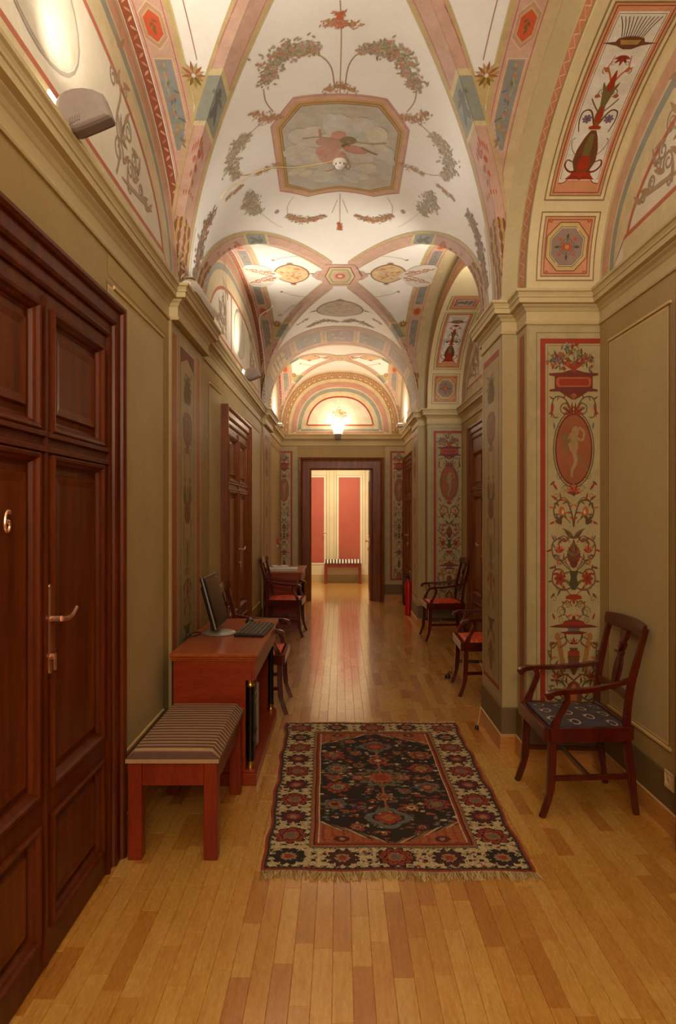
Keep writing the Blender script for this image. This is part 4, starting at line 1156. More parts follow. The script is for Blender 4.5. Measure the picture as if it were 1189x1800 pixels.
    for f_, a_ in ((23, 2.6), (38, .6), (44, -.5), (49.5, .8), (55, 2.2), (62.5, 1.0), (70, .4), (77.5, 2.4), (84, .9), (91.5, 2.0), (96.5, 1.2)):
        for m in (1, -1):
            at(f_, m); pt.spiral(.095, .0, .020, a_, 1.3, 1, .0035, LINE, 1); pt.leaf(.115, -.012, a_-1.2, .036, .014, [OL, RO, BR, BL][int(f_) % 4], 1); pt.leaf(.045, .0, a_+.4, .040, .014, [RB, OL, OR][int(f_) % 3], 1); pt.stroke([(.02, -.02), (.055, .012), (.09, .0)], .004, OLD, 1)
    at(80); pt.shape([(.05, -.042), (.085, -.032), (.03, -.026), (.03, -.012), (.152, -.006), (.12, .002), (.07, .010), (.055, .024), (.012, .032), (.008, .05)], RB, 2); pt.shape([(.10, .001), (.06, .014), (.045, .024)], RO, 3); pt.shape([(.036, -.026), (.036, -.012)], BL, 3)
    if figure:
        for m in (1, -1):
            at(88, m); F1, F2 = K(176, 118, 60), K(140, 88, 44)
            pt.ell(.098, .085, .017, .020, F1, 3); pt.stroke([(.095, .065), (.080, .02), (.070, -.05), (.078, -.10)], .034, F1, 2, w2=.020); pt.stroke([(.10, .055), (.125, .03), (.145, .045)], .010, F2, 3); pt.stroke([(.085, .03), (.05, .05), (.04, .07)], .010, F2, 3)
            pt.leaf(.13, -.03, 1.0, .05, .020, OL, 1); pt.leaf(.12, -.07, 2.2, .05, .016, BR, 1); pt.stroke([(.062, -.02), (.055, -.09)], .012, OL, 1); pt.vine([(.03, -.10), (.10, -.105), (.14, -.06), (.135, .0), (.14, .06)], .006, BR, [OL, BR, OR], 1, .03, .036)
    at(88); pt.fan(0, .05, PI/2, 5, 1.3, .035, .014, [RB, OR], 2); pt.shape([(.008, -.105), (.03, -.05), (.038, -.01)], BR, 2); pt.shape([(.034, -.01), (.036, .012)], RO, 3); pt.shape([(.030, .012), (.020, .022), (.028, .03)], BR, 2)
    for m in (1, -1):
        at(94.5, m); pt.fan(.10, -.01, 1.4, 4, .8, .050, .018, [RO, BR], 2); pt.stroke([(0, -.02), (.05, .01), (.10, -.01)], .008, RB, 1)
        at(98.4, m); pt.vine([(.14, .05), (.07, .04), (.04, -.02), (.09, -.05), (.135, -.02), (.11, .01)], .011, OLD, [OL, BR], 1, .03, .034, w2=.006); pt.leaf(.045, .02, -.9, .06, .022, OR, 2)
    at(98.4); pt.shape([(.05, -.06), (.052, -.01), (.034, .03), (.012, .045)], BR, 2); pt.shape([(.018, -.055), (.02, .0), (.008, .03)], OR, 3)
    pt.fr = None

def narrow_grotesque(pt, cx, z0, z1, h=.085, c1=K(134, 84, 46), c2=K(122, 104, 60), c3=K(170, 80, 44)):
    OLD = K(116, 98, 62); OR = K(168, 118, 70)
    """slim candelabrum panel for the pilasters"""
    H = z1-z0; V = lambda f: z1-f*H
    def at(f, m=1): return pt.at(cx, V(f), (h/.085, 1.12), 0, m)
    at(.075); pt.shape([(.04, -.075), (.055, -.04), (.050, .0), (.035, .04), (.012, .075), (.003, .10)], c2, 1); pt.garland([(-.03, -.04), (0, .05), (.03, -.04)], .06, ([c2, OLD], [c1]), 2, .8, .018)
    at(.19); pt.shape([(.003, -.15), (.02, -.11), (.05, -.09), (.065, -.05), (.070, .04), (.05, .075), (.02, .09)], c1, 1); pt.ell(0, -.005, .052, .065, OR, 2); pt.ell(0, -.005, .044, .056, c1, 3); pt.fan(0, -.10, -PI/2, 3, .5, .05, .016, [c1], 2)
    for m in (1, -1):
        at(.31, m); pt.stroke([(.04, .10), (.04, -.06)], .007, c2, 1); at(.27, m); pt.fan(0, .0, .6, 3, .5, .045, .014, [c3, c1], 2)
        at(.385, m); pt.leaf(.035, .03, 1.5, .05, .022, c3, 2); pt.ell(.040, -.03, .020, .06, c2, 1); pt.stroke([(0, .02), (.02, -.06), (.045, -.11), (.02, -.13)], .007, c1, 2); pt.spiral(.055, .05, .016, 1.5, 1.1, 1, .005, c1)
        at(.54, m); pt.stroke([(.050, .10), (.055, .0), (.045, -.14)], .012, c1, 1, w2=.005); pt.stroke([(.025, .0), (.022, -.16)], .008, c2, 1, w2=.003)
        at(.66, m); pt.spiral(.04, .02, .022, 1.3, 1.4, 1, .006, c1); pt.leaf(.03, -.02, -1.3, .09, .020, c2, 1); pt.leaf(.055, -.04, -1.7, .07, .014, c1, 1)
        at(.74, m); pt.spiral(.05, .0, .022, 1.6, 1.3, 1, .006, c2); pt.leaf(.02, -.01, -.9, .05, .018, c3, 2); pt.leaf(.045, -.03, -1.8, .06, .016, c1, 2)
        at(.83, m); pt.leaf(.01, .01, .2, .055, .030, OLD, 1, .3); pt.leaf(.02, -.03, -1.2, .09, .020, c1, 1); pt.leaf(.05, -.05, -1.5, .08, .016, c2, 1)
        at(.93, m); pt.leaf(.015, .03, -1.0, .08, .020, c1, 1); pt.spiral(.05, -.03, .022, 1.8, 1.2, 1, .005, c2); pt.leaf(.04, .05, -1.6, .09, .014, OLD, 1)
    at(.46); pt.shape([(.01, -.065), (.042, -.04), (.045, .0), (.03, .045), (.010, .07)], c1, 2); at(.455); pt.fan(0, .03, PI/2, 3, .6, .06, .014, [c2], 3)
    at(.60); pt.shape([(.002, -.12), (.010, -.02), (.012, .06), (.004, .10)], c2, 1)
    at(.70); pt.shape([(.002, -.07), (.018, -.02), (.012, .04), (.02, .06)], c3, 2)
    at(.83); pt.shape([(.004, -.06), (.02, -.03), (.035, .01), (.014, .03)], OLD, 3); at(.92); pt.shape([(.012, -.12), (.022, -.05), (.012, .0), (.028, .03), (.006, .07)], c1, 2)
    pt.fr = None

# ---- left wall
S_L = lambda u, v: (XL, u, v)
pt = Paint(S_L, .0015, 1)
for (a, b) in ((3.02, 3.96), (5.36, 5.92), (7.44, 8.72), (10.16, 11.60)):
    pt.rect(a, .40, b, 2.56, C_PANEL, 0); pt.frame(a, .40, b, 2.56, .010, K(222, 196, 140), 1); pt.frame(a-.012, .388, b+.012, 2.572, .012, K(160, 124, 66), 1)
pt.rect(-.5, .30, D1[0]-.02, 2.68, C_OCHRE, 0)
for (a, b) in ((3.02, 4.09), (5.06, 5.90), (7.44, 8.97), (9.94, 11.89)): pt.rect(a, 2.60, b, 2.695, C_FRIEZE, 0)
pt.build('painted_panel', wall_left, M_WALL)
S_LP = lambda u, v: (PXL, u, v)
pt = Paint(S_LP, .0015, 1)
for (a, b) in PIL_L[1:]:
    pt.rect(a, .29, b, 2.695, C_CREAM, 0)
    pt.rect(a+.015, .36, a+.12, 2.64, K(184, 100, 50), 1); pt.rect(a+.165, .36, a+.175, 2.66, K(160, 124, 74), 1)
    pt.rect(a+.225, .36, a+.61, 2.60, C_PIER, 1); pt.frame(a+.215, .36, a+.62, 2.60, .014, K(176, 92, 50), 2)
    pt.rect(a+.72, .36, a+.81, 2.64, K(190, 104, 52), 1); pt.rect(a+.68, .36, a+.69, 2.66, K(160, 124, 74), 1); pt.rect(a+.86, .30, b, 2.68, K(176, 150, 92), 1)
    narrow_grotesque(pt, a+.418, .42, 2.50, .165)
    pt.add([(a+.225, 2.60), (a+.225, 2.50), (a+.42, 2.56), (a+.61, 2.50), (a+.61, 2.60)], RB, 4)
pt.build('painted_pilaster', wall_left)

# ---- right wall, bays and piers
S_R = lambda u, v: (XR, u, v)
pt = Paint(S_R, .0015, -1)
for (a, b) in ((3.32, 4.05), (5.45, 6.55), (8.34, 8.86)):
    pt.rect(a, .415, b, 2.555, C_PANEL, 0); pt.frame(a, .415, b, 2.555, .010, K(222, 196, 140), 1); pt.frame(a-.012, .403, b+.012, 2.567, .012, K(160, 124, 66), 1)
pt.build('painted_panel', wall_right, M_WALL)
for (T, lst, par_) in ((T_L, ((3.09, 3.96), (5.36, 5.868), (7.475, 8.72), (10.16, 11.60)), wall_left), (T_R, ((3.29, 4.05), (5.45, 6.66), (8.26, 8.86)), wall_right)):
    for a, b in lst:
        for z in (2.566, .402):
            mb = MB(T); mb.bar([(a, z, .003), (b, z, .003)], .018, .014, (0, 0, 1), K(216, 188, 130)); mb.build('panel_moulding', M_WALL, par_)
for k, (yf, yp0, yp1) in enumerate(((4.20, 4.43, 5.05), (8.98, 9.21, 9.97))):
    # front face of the pier block
    pt = Paint(lambda u, v: (u, yf, v), .0015, 1)
    pt.rect(1.165, .30, 1.60, 2.69, C_CREAM, 0); pt.rect(1.208, .30, 1.212, 2.655, LINE, 1); pt.rect(1.208, 2.651, 1.60, 2.655, LINE, 1)
    pt.rect(1.232, .36, 1.264, 2.615, RO, 2); pt.rect(1.232, 2.585, 1.60, 2.617, RO, 2); pt.rect(1.232, .33, 1.60, .36, RO, 2)
    pt.rect(1.276, .36, 1.279, 2.575, LINE, 2); pt.rect(1.276, 2.572, 1.60, 2.575, LINE, 2)
    wide_grotesque(pt, 1.438, lambda y: 2.57-(2.57-.42)*y/100)
    pt.build('painted_arabesque', wall_right)
    # return faces and pilaster front
    pt = Paint(lambda u, v: (1.15, u, v), .0015, -1)
    pt.rect(yf+.07, .32, yf+.16, 2.66, K(168, 84, 44), 1); pt.rect(yf+.055, .32, yf+.06, 2.67, LINE, 1); pt.build('painted_stripe', wall_right)
    pt = Paint(lambda u, v: (1.053, u, v), .0015, -1)
    pt.rect(yp0+.01, .30, yp1-.01, 2.69, C_CREAM, 0)
    pt.rect(yp0+.08, .37, yp1-.06, 2.63, C_PIER, 1); pt.frame(yp0+.08, .37, yp1-.06, 2.63, .012, RO, 2); pt.rect(yp0+.08, 2.585, yp1-.06, 2.63, RO, 2); pt.rect(yp0+.08, .37, yp1-.06, .40, RO, 2)
    narrow_grotesque(pt, (yp0+yp1)/2+.01, .42, 2.55, .165)
    pt.build('painted_pilaster', wall_right)

# ---- end wall panels and lunette
pt = Paint(lambda u, v: (u, YE, v), .0015, 1)
for s in (-1, 1):
    e0, e1 = (-1.03, -.74) if s < 0 else (.79, 1.13)
    pt.rect(e0, .29, e1, 2.69, C_CREAM, 0)
    u = (-.83, -.862) if s < 0 else (.875, .907)
    pt.rect(min(u), .36, max(u), 2.61, RO, 2)
    if s < 0: pt.rect(-1.03, 2.58, -.83, 2.61, RO, 2); pt.rect(-1.03, .36, -.83, .39, RO, 2)
    else: pt.rect(.875, 2.58, 1.13, 2.61, RO, 2); pt.rect(.875, .36, 1.13, .39, RO, 2)
    cx = -.975 if s < 0 else 1.03
    pt.at(cx, 0)
    V = lambda y: 2.57-(2.57-.42)*y/100
    wide_grotesque(pt, cx, V, .105, False)
pt.build('painted_arabesque', wall_end)
def lunband(pt, c, z0, b, h, o1, o2, f1, f2, col, L=0, n=22):
    """arched band between the offsets o1 < o2 from the arch, closed along the foot between the heights f1 < f2"""
    ts = par(n); sg = [-t for t in ts[::-1]]+ts[1:]
    q = lambda s, o, f: (c+s*(b-o), max(z0+f, z0+(h-o)*fz(s)))
    for a, d in zip(sg, sg[1:]): pt.add([q(a, o1, f1), q(d, o1, f1), q(d, o2, f2), q(a, o2, f2)], col, L)
    if f2 > f1: pt.rect(c-(b-o2), z0+f1, c+(b-o2), z0+f2, col, L, 8, 1)
pt = Paint(lambda u, v: (u, YE, v), .0015, 1)
for o1, o2, f1, f2, col, L in ((0, .03, 0, .01, CRM, 0), (.03, .145, 0, 0, K(186, 140, 96), 0), (.03, .038, 0, 0, LINE, 1), (.138, .145, 0, 0, LINE, 1), (.145, .20, 0, .02, YEL, 0), (.20, .29, .02, .05, PKD, 0), (.29, .31, .05, .06, CRM, 0), (.31, .37, .06, .095, GB, 0), (.37, .45, .095, .15, CRM, 0), (.45, .475, .15, .175, RO, 1)):
    lunband(pt, 0, SPR, A, RISE, o1, o2, f1, f2, col, L)
n = 20; rows = 5
inner = par(n); sg = [-t for t in inner[::-1]]+inner[1:]
for a, d in zip(sg, sg[1:]):
    bb, hh = A-.475, RISE-.475; z0 = SPR+.175
    pt.add([(bb*a, z0), (bb*d, z0), (bb*d, max(z0, SPR+hh*fz(d))), (bb*a, max(z0, SPR+hh*fz(a)))], K(226, 216, 190), 0)
for k in range(29):
    u = (k+.5)/29*2-1; fr = math.copysign(math.sin(abs(u)*PI/2)**(2/PW), u)
    x, z = fr*(A-.088), SPR+(RISE-.088)*fz(fr); ang = math.atan2(z-SPR, x)
    if z < SPR+.03: continue
    pt.leaf(x-.04*math.cos(ang), z-.04*math.sin(ang), ang, .075, .05, YEL, 2); pt.ell(x, z, .014, .018, K(150, 90, 60), 3, 8)
# vase of flowers in the lunette
pt.at(.0, SPR+.16); pt.shape([(.06, 0), (.04, .02), (.018, .05), (.03, .07), (.08, .10), (.088, .13), (.05, .15)], K(196, 178, 150), 2); pt.shape([(.06, .10), (.07, .13)], BL, 3)
for s in (-1, 1): pt.stroke([(s*.08, .12), (s*.11, .14), (s*.085, .165)], .008, K(180, 150, 120), 2)
for k in range(15): a = PI*(.08+.84*k/14); pt.leaf(0, .14, a, .15+.03*math.sin(k*2.3), .030, [OR, ROS, BL, GRN2, YE_][k % 5], 3)
pt.garland([(-.07, .20), (0, .25), (.07, .20)], .08, ([GRN2, OR], [ROS, BL, YEL]), 5, 1.0, .024); pt.fr = None
pt.build('painted_lunette', wall_end)

# ---- side lunettes
def side_lunette(x, flip, yc, b, h, wall, deep=True):
    pt = Paint(lambda u, v: (x, u, v), .0015, flip)
    for o1, o2, f1, f2, col, L in ((.0, .03, 0, 0, CRM, 0), (.03, .115, .0, 0, K(206, 160, 132), 0), (.115, .13, 0, .03, CRM, 0), (.13, .18, .03, .075, GB, 0), (.18, .30, .075, .18, CRM, 0), (.30, .325, .18, .205, RLN, 1)):
        if b > 1.2: o1, o2 = o1*1.15, o2*1.15
        lunband(pt, yc, SPR, b, h, o1, o2, f1, f2, col, L)
    if b > 1.2:
        for s in (-1, 1):
            u0 = yc+s*b*.26; pt.rect(u0-.014, SPR+.20, u0+.014, SPR+(h-.36)*.985, RLN, 2, 1, 6)
            sc = 1.0
            pt.at(yc+s*b*.40, SPR+.24, 1, 0, s); 
            pt.stroke([(0, 0), (.05, .12), (.0, .25), (.06, .40), (.03, .50)], .020, K(172, 150, 120), 1)
            for (px_, py_, r, a, d) in ((.10, .10, .07, 1.2, 1), (.26, .09, .055, 1.0, 1), (.12, .30, .06, 1.4, -1), (.0, .42, .05, 1.6, 1), (.42, .07, .04, .9, 1), (.24, .24, .05, .6, -1), (.35, .16, .035, 1.8, 1), (.10, .48, .035, .8, -1), (.18, .0, .03, 2.2, -1), (.52, .05, .03, 1.2, 1), (.05, .62, .03, 1.4, 1)):
                pt.spiral(px_, py_, r, a, 1.5, d, .016, K(164, 140, 116), 1); pt.leaf(px_, py_, a-.5, .12, .035, K(178, 140, 110), 2)
            pt.leaf(.08, .02, .12, .55, .030, K(176, 150, 118), 1); pt.fan(.06, .20, 1.0, 5, .9, .14, .035, [K(176, 130, 100), LGR, K(150, 120, 96)], 2)
        pt.fr = None
        pt.ell(yc, SPR+.50, b*.17, .22, K(210, 200, 178), 1, 22); pt.ring(yc, SPR+.50, b*.18, .24, .014, LGR, 2, 24)
    pt.build('painted_lunette', wall)
for k in range(3): side_lunette(-1.05, 1, BAYS[k][0], BAYS[k][1], RISE, wall_left)
for k in range(2): side_lunette(XR, -1, BAYS[k][0], BAYS[k][1]-INS, HIN, wall_right)
side_lunette(1.05, -1, BAYS[2][0], BAYS[2][1], RISE, wall_right)

# ---- ribs along the groins
UT = lambda u: max(0.0, min(1.0, math.sin(max(0, min(1, u))*PI/2)))**(2/PW)
def rib_surf(k, sx, sy):
    yc, b = BAYS[k]; f = min(1, b/1.6)
    def S(u, q):
        t = UT(u); D = .25*f; E = .085*f
        if q >= 0: return (sx*A*t, yc+sy*(b*t+D*q), SPR+RISE*fz(t))
        return (sx*min(A, A*t+E*-q), yc+sy*b*t, SPR+RISE*fz(t))
    return S
def rib(k, sx, sy, near=True):
    pt = PaintD(rib_surf(k, sx, sy), .002); pt.STEP = None
    def band(u0, u1, q0, q1, col, L, n=None):
        n = n or max(2, int((u1-u0)*34)); pt.rect(u0, q0, u1, q1, col, L, n, 1)
    umax = .985
    for q0, q1 in ((-1, -.001), (.001, 1)): band(.03, umax, q0, q1, PK_, 0)
    band(.05, umax, .80, 1.0, YE_, 1); band(.05, umax, -1.0, -.80, YE_, 1); band(.05, umax, .985, 1.015, YEL, 2)
    for q in (.72, -.72): band(.06, .36, q-.012, q+.012, RLN, 1); band(.485, .84, q-.012, q+.012, RLN, 1)
    for q0, q1 in ((-.8, -.001), (.001, .8)):
        band(.37, .475, q0, q1, GB, 1); band(.355, .37, q0, q1, YEL, 1); band(.475, .487, q0, q1, YEL, 1)
    # small figure in the cartouche, palmette drop, gilt shell at the foot
    c = GBD
    for (u, q, ru, rq, cc) in ((.392, .28, .008, .13, c), (.408, .22, .012, .17, c), (.424, .30, .011, .15, c), (.440, .22, .012, .10, c), (.452, .12, .010, .08, c), (.436, .42, .012, .09, c), (.448, .50, .009, .07, c), (.402, .50, .006, .16, K(128, 124, 112)), (.404, -.05, .006, .16, K(128, 124, 112)), (.408, .22, .006, .08, K(176, 170, 150))): pt.ell(u, q, ru, rq, cc, 3, 9)
    for (u, q) in ((.385, .65), (.46, -.4), (.45, .68), (.39, -.4)): pt.leaf(u, q, .3, .016, .12, K(164, 160, 130), 2)
    for k2 in range(7): pt.leaf(.515+.006*abs(k2-3), (k2-3)*.13, 0, .028, .09, RLN, 3)
    for k2 in range(5): pt.leaf(.545+k2*.020, .12*(-1)**k2, 0, .022, .30-.04*k2, RLN, 3)
    for k2 in range(5): pt.leaf(.66, (k2-2)*.18, 0, .018, .1, RLN, 3)
    if near or k == 1:
        band(.71, .975, -.74, .74, K(172, 134, 82), 2)
        for u0, w in ((.74, .9), (.78, 1.1), (.82, 1.0), (.86, .7), (.90, .6), (.94, .5)):
            for k2 in range(7):
                q = (k2-3)/3*w*.62; pt.leaf(u0+.012*abs(q), q, 0, .046, .30, K(190, 150, 84) if k2 % 2 else K(134, 88, 50), 3)
        for u0 in (.76, .88): pt.ell(u0, .0, .010, .18, K(204, 164, 84), 5, 10)
    pt.build('painted_rib', ceiling)
for k in range(3):
    for sx in (-1, 1):
        for sy in (-1, 1):
            if k == 0 and sy < 0: continue
            rib(k, sx, sy)

# ---- decorated bands of the side cells, next to the walls
def side_band(k, sx):
    yc, b = BAYS[k]; arc = ARCC[k]; S0 = S_cross(k)
    pt = PaintD(lambda u, w: S0(sx*u, w), .0016); f = min(1, b/1.6)
    XI = .80
    wmin = -arc.L*.97 if k else -.6
    n = 60
    def xin(w): return min(1.049, max(XI, A*abs(arc.T(w))+.085*f))
    def bandv(xa, xb, col, L, w0=wmin, w1=arc.L*.97):
        m = max(4, int((w1-w0)/.07))
        for i in range(m):
            a, c = w0+(w1-w0)*i/m, w0+(w1-w0)*(i+1)/m
            p = [(max(xa, xin(a)), a), (max(xb, xin(a)), a), (max(xb, xin(c)), c), (max(xa, xin(c)), c)]
            if p[0][0] < p[1][0]-1e-4 or p[3][0] < p[2][0]-1e-4: pt.add(p, col, L)
    bandv(XI, .995, PK_, 0); bandv(XI, .832, YE_, 1); bandv(XI-.0, XI+.006, YEL, 2); bandv(.845, .849, RLN, 1); bandv(.978, .982, RLN, 1)
    if sx < 0: bandv(1.000, 1.046, K(150, 82, 54), 0); 
    else: bandv(.985, 1.049, K(206, 184, 142), 0)
    if sx < 0:
        m = int(2*arc.L/.05)
        for i in range(m):
            w = -arc.L*.95+i*.05
            if w < wmin: continue
            pt.leaf(1.008+.02*(i % 2), w, PI/2+(.7 if i % 2 else -.7), .04, .016, random.choice([K(196, 140, 104), K(182, 116, 82), K(206, 160, 122)]), 1)
    cx = .915
    WT = lambda s: arc.Wt(s)
    for sg_ in (-1, 1):
        if k == 0 and sg_ < 0: continue
        hx = WT(.47)*sg_; r = .060
        hexa = lambda s: [(cx+s*.045, hx-s*.055), (cx+s*.045, hx+s*.055), (cx, hx+s*.105), (cx-s*.045, hx+s*.055), (cx-s*.045, hx-s*.055), (cx, hx-s*.105)]
        pt.add(hexa(1.30), YEL, 2); pt.add(hexa(1.22), PKD, 3); pt.add(hexa(.98), YE_, 4); pt.add(hexa(.85), K(206, 92, 58), 5)
        for q in range(5): pt.leaf(cx, hx-.035+q*.014, PI/2*sg_+(-.6)**q, .03, .014, OL, 6)
        for (s0, s1) in ((.12, .385), (.56, .86)):
            a, c = WT(s0)*sg_, WT(s1)*sg_; d = 1 if c > a else -1; hw = .040
            L0 = abs(c-a); tip = c
            nst = 8
            for e, col, L in ((.012, YEL, 2), (.006, PKD, 3), (0, K(142, 148, 144), 4)):
                for i in range(nst):
                    w0, w1 = a-d*e+(c-a+2*d*e)*i/nst, a-d*e+(c-a+2*d*e)*(i+1)/nst
                    x0 = max(cx-hw-e, xin(w0)+.02); x1 = max(cx-hw-e, xin(w1)+.02)
                    if x0 < cx+hw and x1 < cx+hw: pt.add([(x0, w0), (cx+hw+e, w0), (cx+hw+e, w1), (x1, w1)], col, L)
            R = random.Random(int(s0*100)+k)
            m = int(L0/.011)
            for i in range(m):
                w = a+(c-a)*(i+.5)/m
                if xin(w) > .90: break
                pt.leaf(cx+R.gauss(0, .010), w, PI/2*d+R.gauss(0, .7), .036, .016, R.choice([K(176, 150, 100), K(150, 140, 100), K(134, 138, 142), K(186, 130, 96), K(170, 160, 130), GBD]), 5)
    for sg_ in (-1, 1):
        if k == 0 and sg_ < 0: continue
        for i in range(6):
            a, c = .60+(.70-.60)*i/6, .60+(.70-.60)*(i+1)/6
            ga, gc = A*a+.08*f, A*c+.08*f
            if ga < XI: pt.add([(ga, WT(a)*sg_), (XI+.004, WT(a)*sg_), (XI+.004, WT(c)*sg_), (min(gc, XI+.003), WT(c)*sg_)], YE_, 2)
    # gilt palmette where band and rib meet
    for sg_ in (-1, 1):
        if k == 0 and sg_ < 0: continue
        w = WT(.60)*sg_; x = .775
        pt.fan(x, w, -PI/2*sg_, 9, 1.5, .085*f, .022, [K(168, 100, 66), K(186, 158, 108)], 7); pt.fan(x, w, PI/2*sg_, 5, .8, .08*f, .024, [GOLD, OL], 7); pt.ell(x, w, .011, .013, WH, 8, 8)
    # scroll cartouche at the crown and the oval medallion
    if k >= 1:
        pts = [(.60+.0, 0), (.68, -.14*f), (.74, -.27*f), (.84, -.34*f), (.94, -.32*f), (.985, -.24*f), (.985, .24*f), (.94, .32*f), (.84, .34*f), (.74, .27*f), (.68, .14*f)]
        pt.add(pts, WH, 7)
        for s in (-1, 1):
            for (xx, ww, r) in ((.86, .10, .05), (.92, .17, .04), (.77, .12, .035), (.72, .06, .025)):
                pt.spiral(xx, s*ww*f, r*min(1, f*1.1), PI/2*s, 1.5, s, .014, K(180, 96, 70), 8); pt.leaf(xx, s*ww*f, s*.8, .08, .026, GOLD, 9)
            pt.leaf(.70, 0, s*.5, .15, .026, K(190, 110, 84), 9)
        ce = -.06*f; rx, ry = .185, .29*f
        
        lens = lambda g: [(.50+g*rx*math.copysign(abs(math.cos(t))**1.35, math.cos(t)), ce+g*ry*math.sin(t)) for t in [2*PI*q/26 for q in range(26)]]
        pt.add(lens(1.0), K(150, 100, 62), 3); pt.add(lens(.92), K(214, 184, 134), 4)
        R = random.Random(9+k)
        for i in range(26): pt.leaf(.50+R.uniform(-.12, .10), ce+R.uniform(-.18, .14)*f, R.random()*6, .07, .04*f, R.choice([K(216, 160, 120), K(196, 150, 104), LGR, K(226, 196, 150), K(200, 120, 90)]), 5)
        for s in (-1, 1): pt.fan(.50, ce+s*ry, PI/2*s, 5, 1.0, .06, .018, [K(176, 100, 60), OL], 5)
        pt.leaf(.32, ce, PI, .06, .02, BR, 5); pt.leaf(.69, ce, 0, .05, .02, BR, 5)
        pt.add([(.12, -.16*f), (.24, -.13*f), (.30, 0), (.24, .13*f), (.12, .16*f)], PK_, 2)
        for s in (-1, 1):
            pt.stroke([(.36, s*.62*f), (.46, s*.60*f), (.58, s*.54*f), (.66, s*.45*f)], .008, LGR, 1); pt.leaf(.64, s*.46*f, s*1.0, .05, .03, K(176, 110, 90), 2)
    else:
        for w0, w1, x0, x1 in ((WT(.10), WT(.56), .74, .74), (WT(.30), WT(.56), .36, .66)):
            pt.stroke([(x0, w0), (x1, w1)], .005, K(176, 128, 110), 1, smooth=False)
    pt.build('painted_band', ceiling)
for k in range(3):
    for sx in (-1, 1): side_band(k, sx)

# ---- crown medallions
for k in (1, 2):
    yc, b = BAYS[k]; f = min(1, b/1.6)
    pt = PaintD(lambda u, v: S_barrel(u, yc-v), .0045)
    hx = lambda s: [(-.15*s, 0), (-.10*s, .24*s*f), (.10*s, .24*s*f), (.15*s, 0), (.10*s, -.24*s*f), (-.10*s, -.24*s*f)]
    pt.add([(p[0]*1.5, p[1]*1.35) for p in hx(1)], PK_, 0); pt.add(hx(1.08), K(150, 80, 60), 2); pt.add(hx(1.0), YEL, 3); pt.add(hx(.85), GRN2, 4); pt.add(hx(.66), CRM, 5); pt.add(hx(.6), K(214, 170, 140), 6)
    pt.ell(0, 0, .055, .08*f, K(190, 100, 76), 7); pt.ell(0, 0, .026, .04*f, YEL, 8)
    pt.build('painted_medallion', ceiling)

# ---- the crown field above the first piers: octagon, garlands, ribbons
def zbar(x):
    return SPR+RISE*fz(x/A) if abs(x) < A else SPR
def bp(px, py):
    """photo point -> place on the crown barrel"""
    dx, dz = (px-598)/1200, (900-py)/1200; lo, hi = .5, 14.0
    for _ in range(50):
        m = (lo+hi)/2
        if abs(dx*m) >= A or EYE+dz*m > zbar(dx*m): hi = m
        else: lo = m
    return (ARCB.Wt(dx*lo/A), lo)
pt = PaintD(S_barrel, .0018)
O = [bp(x, y) for x, y in ((520, 176), (596, 170), (676, 178), (714, 230), (707, 275), (697, 336), (655, 342), (598, 333), (543, 342), (497, 332), (490, 280), (482, 224))]
ctr = (sum(p[0] for p in O)/len(O), sum(p[1] for p in O)/len(O))
def sc_(p, s): return (ctr[0]+(p[0]-ctr[0])*s, ctr[1]+(p[1]-ctr[1])*s)
for s0, s1, col, L in ((1.055, 1.035, ROS, 0), (1.03, .97, K(208, 164, 134), 0), (.97, .90, K(196, 156, 92), 0), (.935, .92, K(160, 116, 62), 1), (.90, .885, K(150, 116, 74), 0)):
    for i in range(12):
        a, b = O[i], O[(i+1) % 12]; pt.add([sc_(a, s0), sc_(b, s0), sc_(b, s1), sc_(a, s1)], col, L)
for i in range(12):
    a, b = O[i], O[(i+1) % 12]
    for j in range(5): pt.add([sc_(a, .885*(j+1)/5), sc_(b, .885*(j+1)/5), sc_(b, .885*j/5), sc_(a, .885*j/5)] if j else [sc_(a, .177), sc_(b, .177), ctr], K(192, 184, 166), 0)
R = random.Random(31)
sky = [K(208, 203, 188), K(210, 202, 176), K(198, 195, 184), K(204, 194, 176), K(208, 200, 186)]
for i in range(120):
    a = R.random()*2*PI; r = math.sqrt(R.random())*.36
    pt.ell(ctr[0]+r*math.cos(a), ctr[1]+r*math.sin(a)*1.15, R.uniform(.04, .10), R.uniform(.03, .08), R.choice(sky), 1+i % 4, 12, R.random()*3)
def bst(pts, w, col, L=1, w2=None): pt.stroke([bp(*p) for p in pts], w, col, L, w2=w2)
def bgar(pts, w, cols, sz=.022, dens=1.0): pt.garland([bp(*p) for p in pts], w*.85, cols, 2, dens*1.5, sz*.72)
F1 = K(200, 152, 126)
for (x, y, rx, ry, c) in ((590, 250, .07, .10, F1), (568, 248, .05, .05, K(196, 150, 130)), (596, 236, .05, .045, ROS), (612, 246, .06, .05, K(140, 124, 80)), (625, 262, .09, .05, K(196, 140, 116)), (585, 275, .10, .10, K(208, 160, 138)), (575, 265, .08, .08, K(204, 152, 130)), (608, 255, .03, .03, OL)):
    q = bp(x, y); pt.ell(q[0], q[1], rx, ry, c, 6, 14, .3)
bst([(532, 243), (560, 240), (600, 246), (650, 252), (680, 251)], .014, K(170, 150, 112), 6); bst([(635, 258), (650, 266), (664, 271)], .022, K(150, 124, 92), 7); bst([(562, 226), (564, 245)], .018, K(190, 140, 112), 6); bst([(572, 300), (585, 297), (598, 284), (612, 297), (616, 290)], .010, K(176, 140, 110), 6)
G = ([K(146, 142, 104), K(172, 164, 122), K(164, 148, 108), K(186, 176, 142)], [ROS, K(208, 170, 154), LGR, K(206, 144, 120)])
G2 = ([K(174, 168, 132), K(184, 168, 130), K(192, 182, 150)], [K(210, 184, 166), LGR])
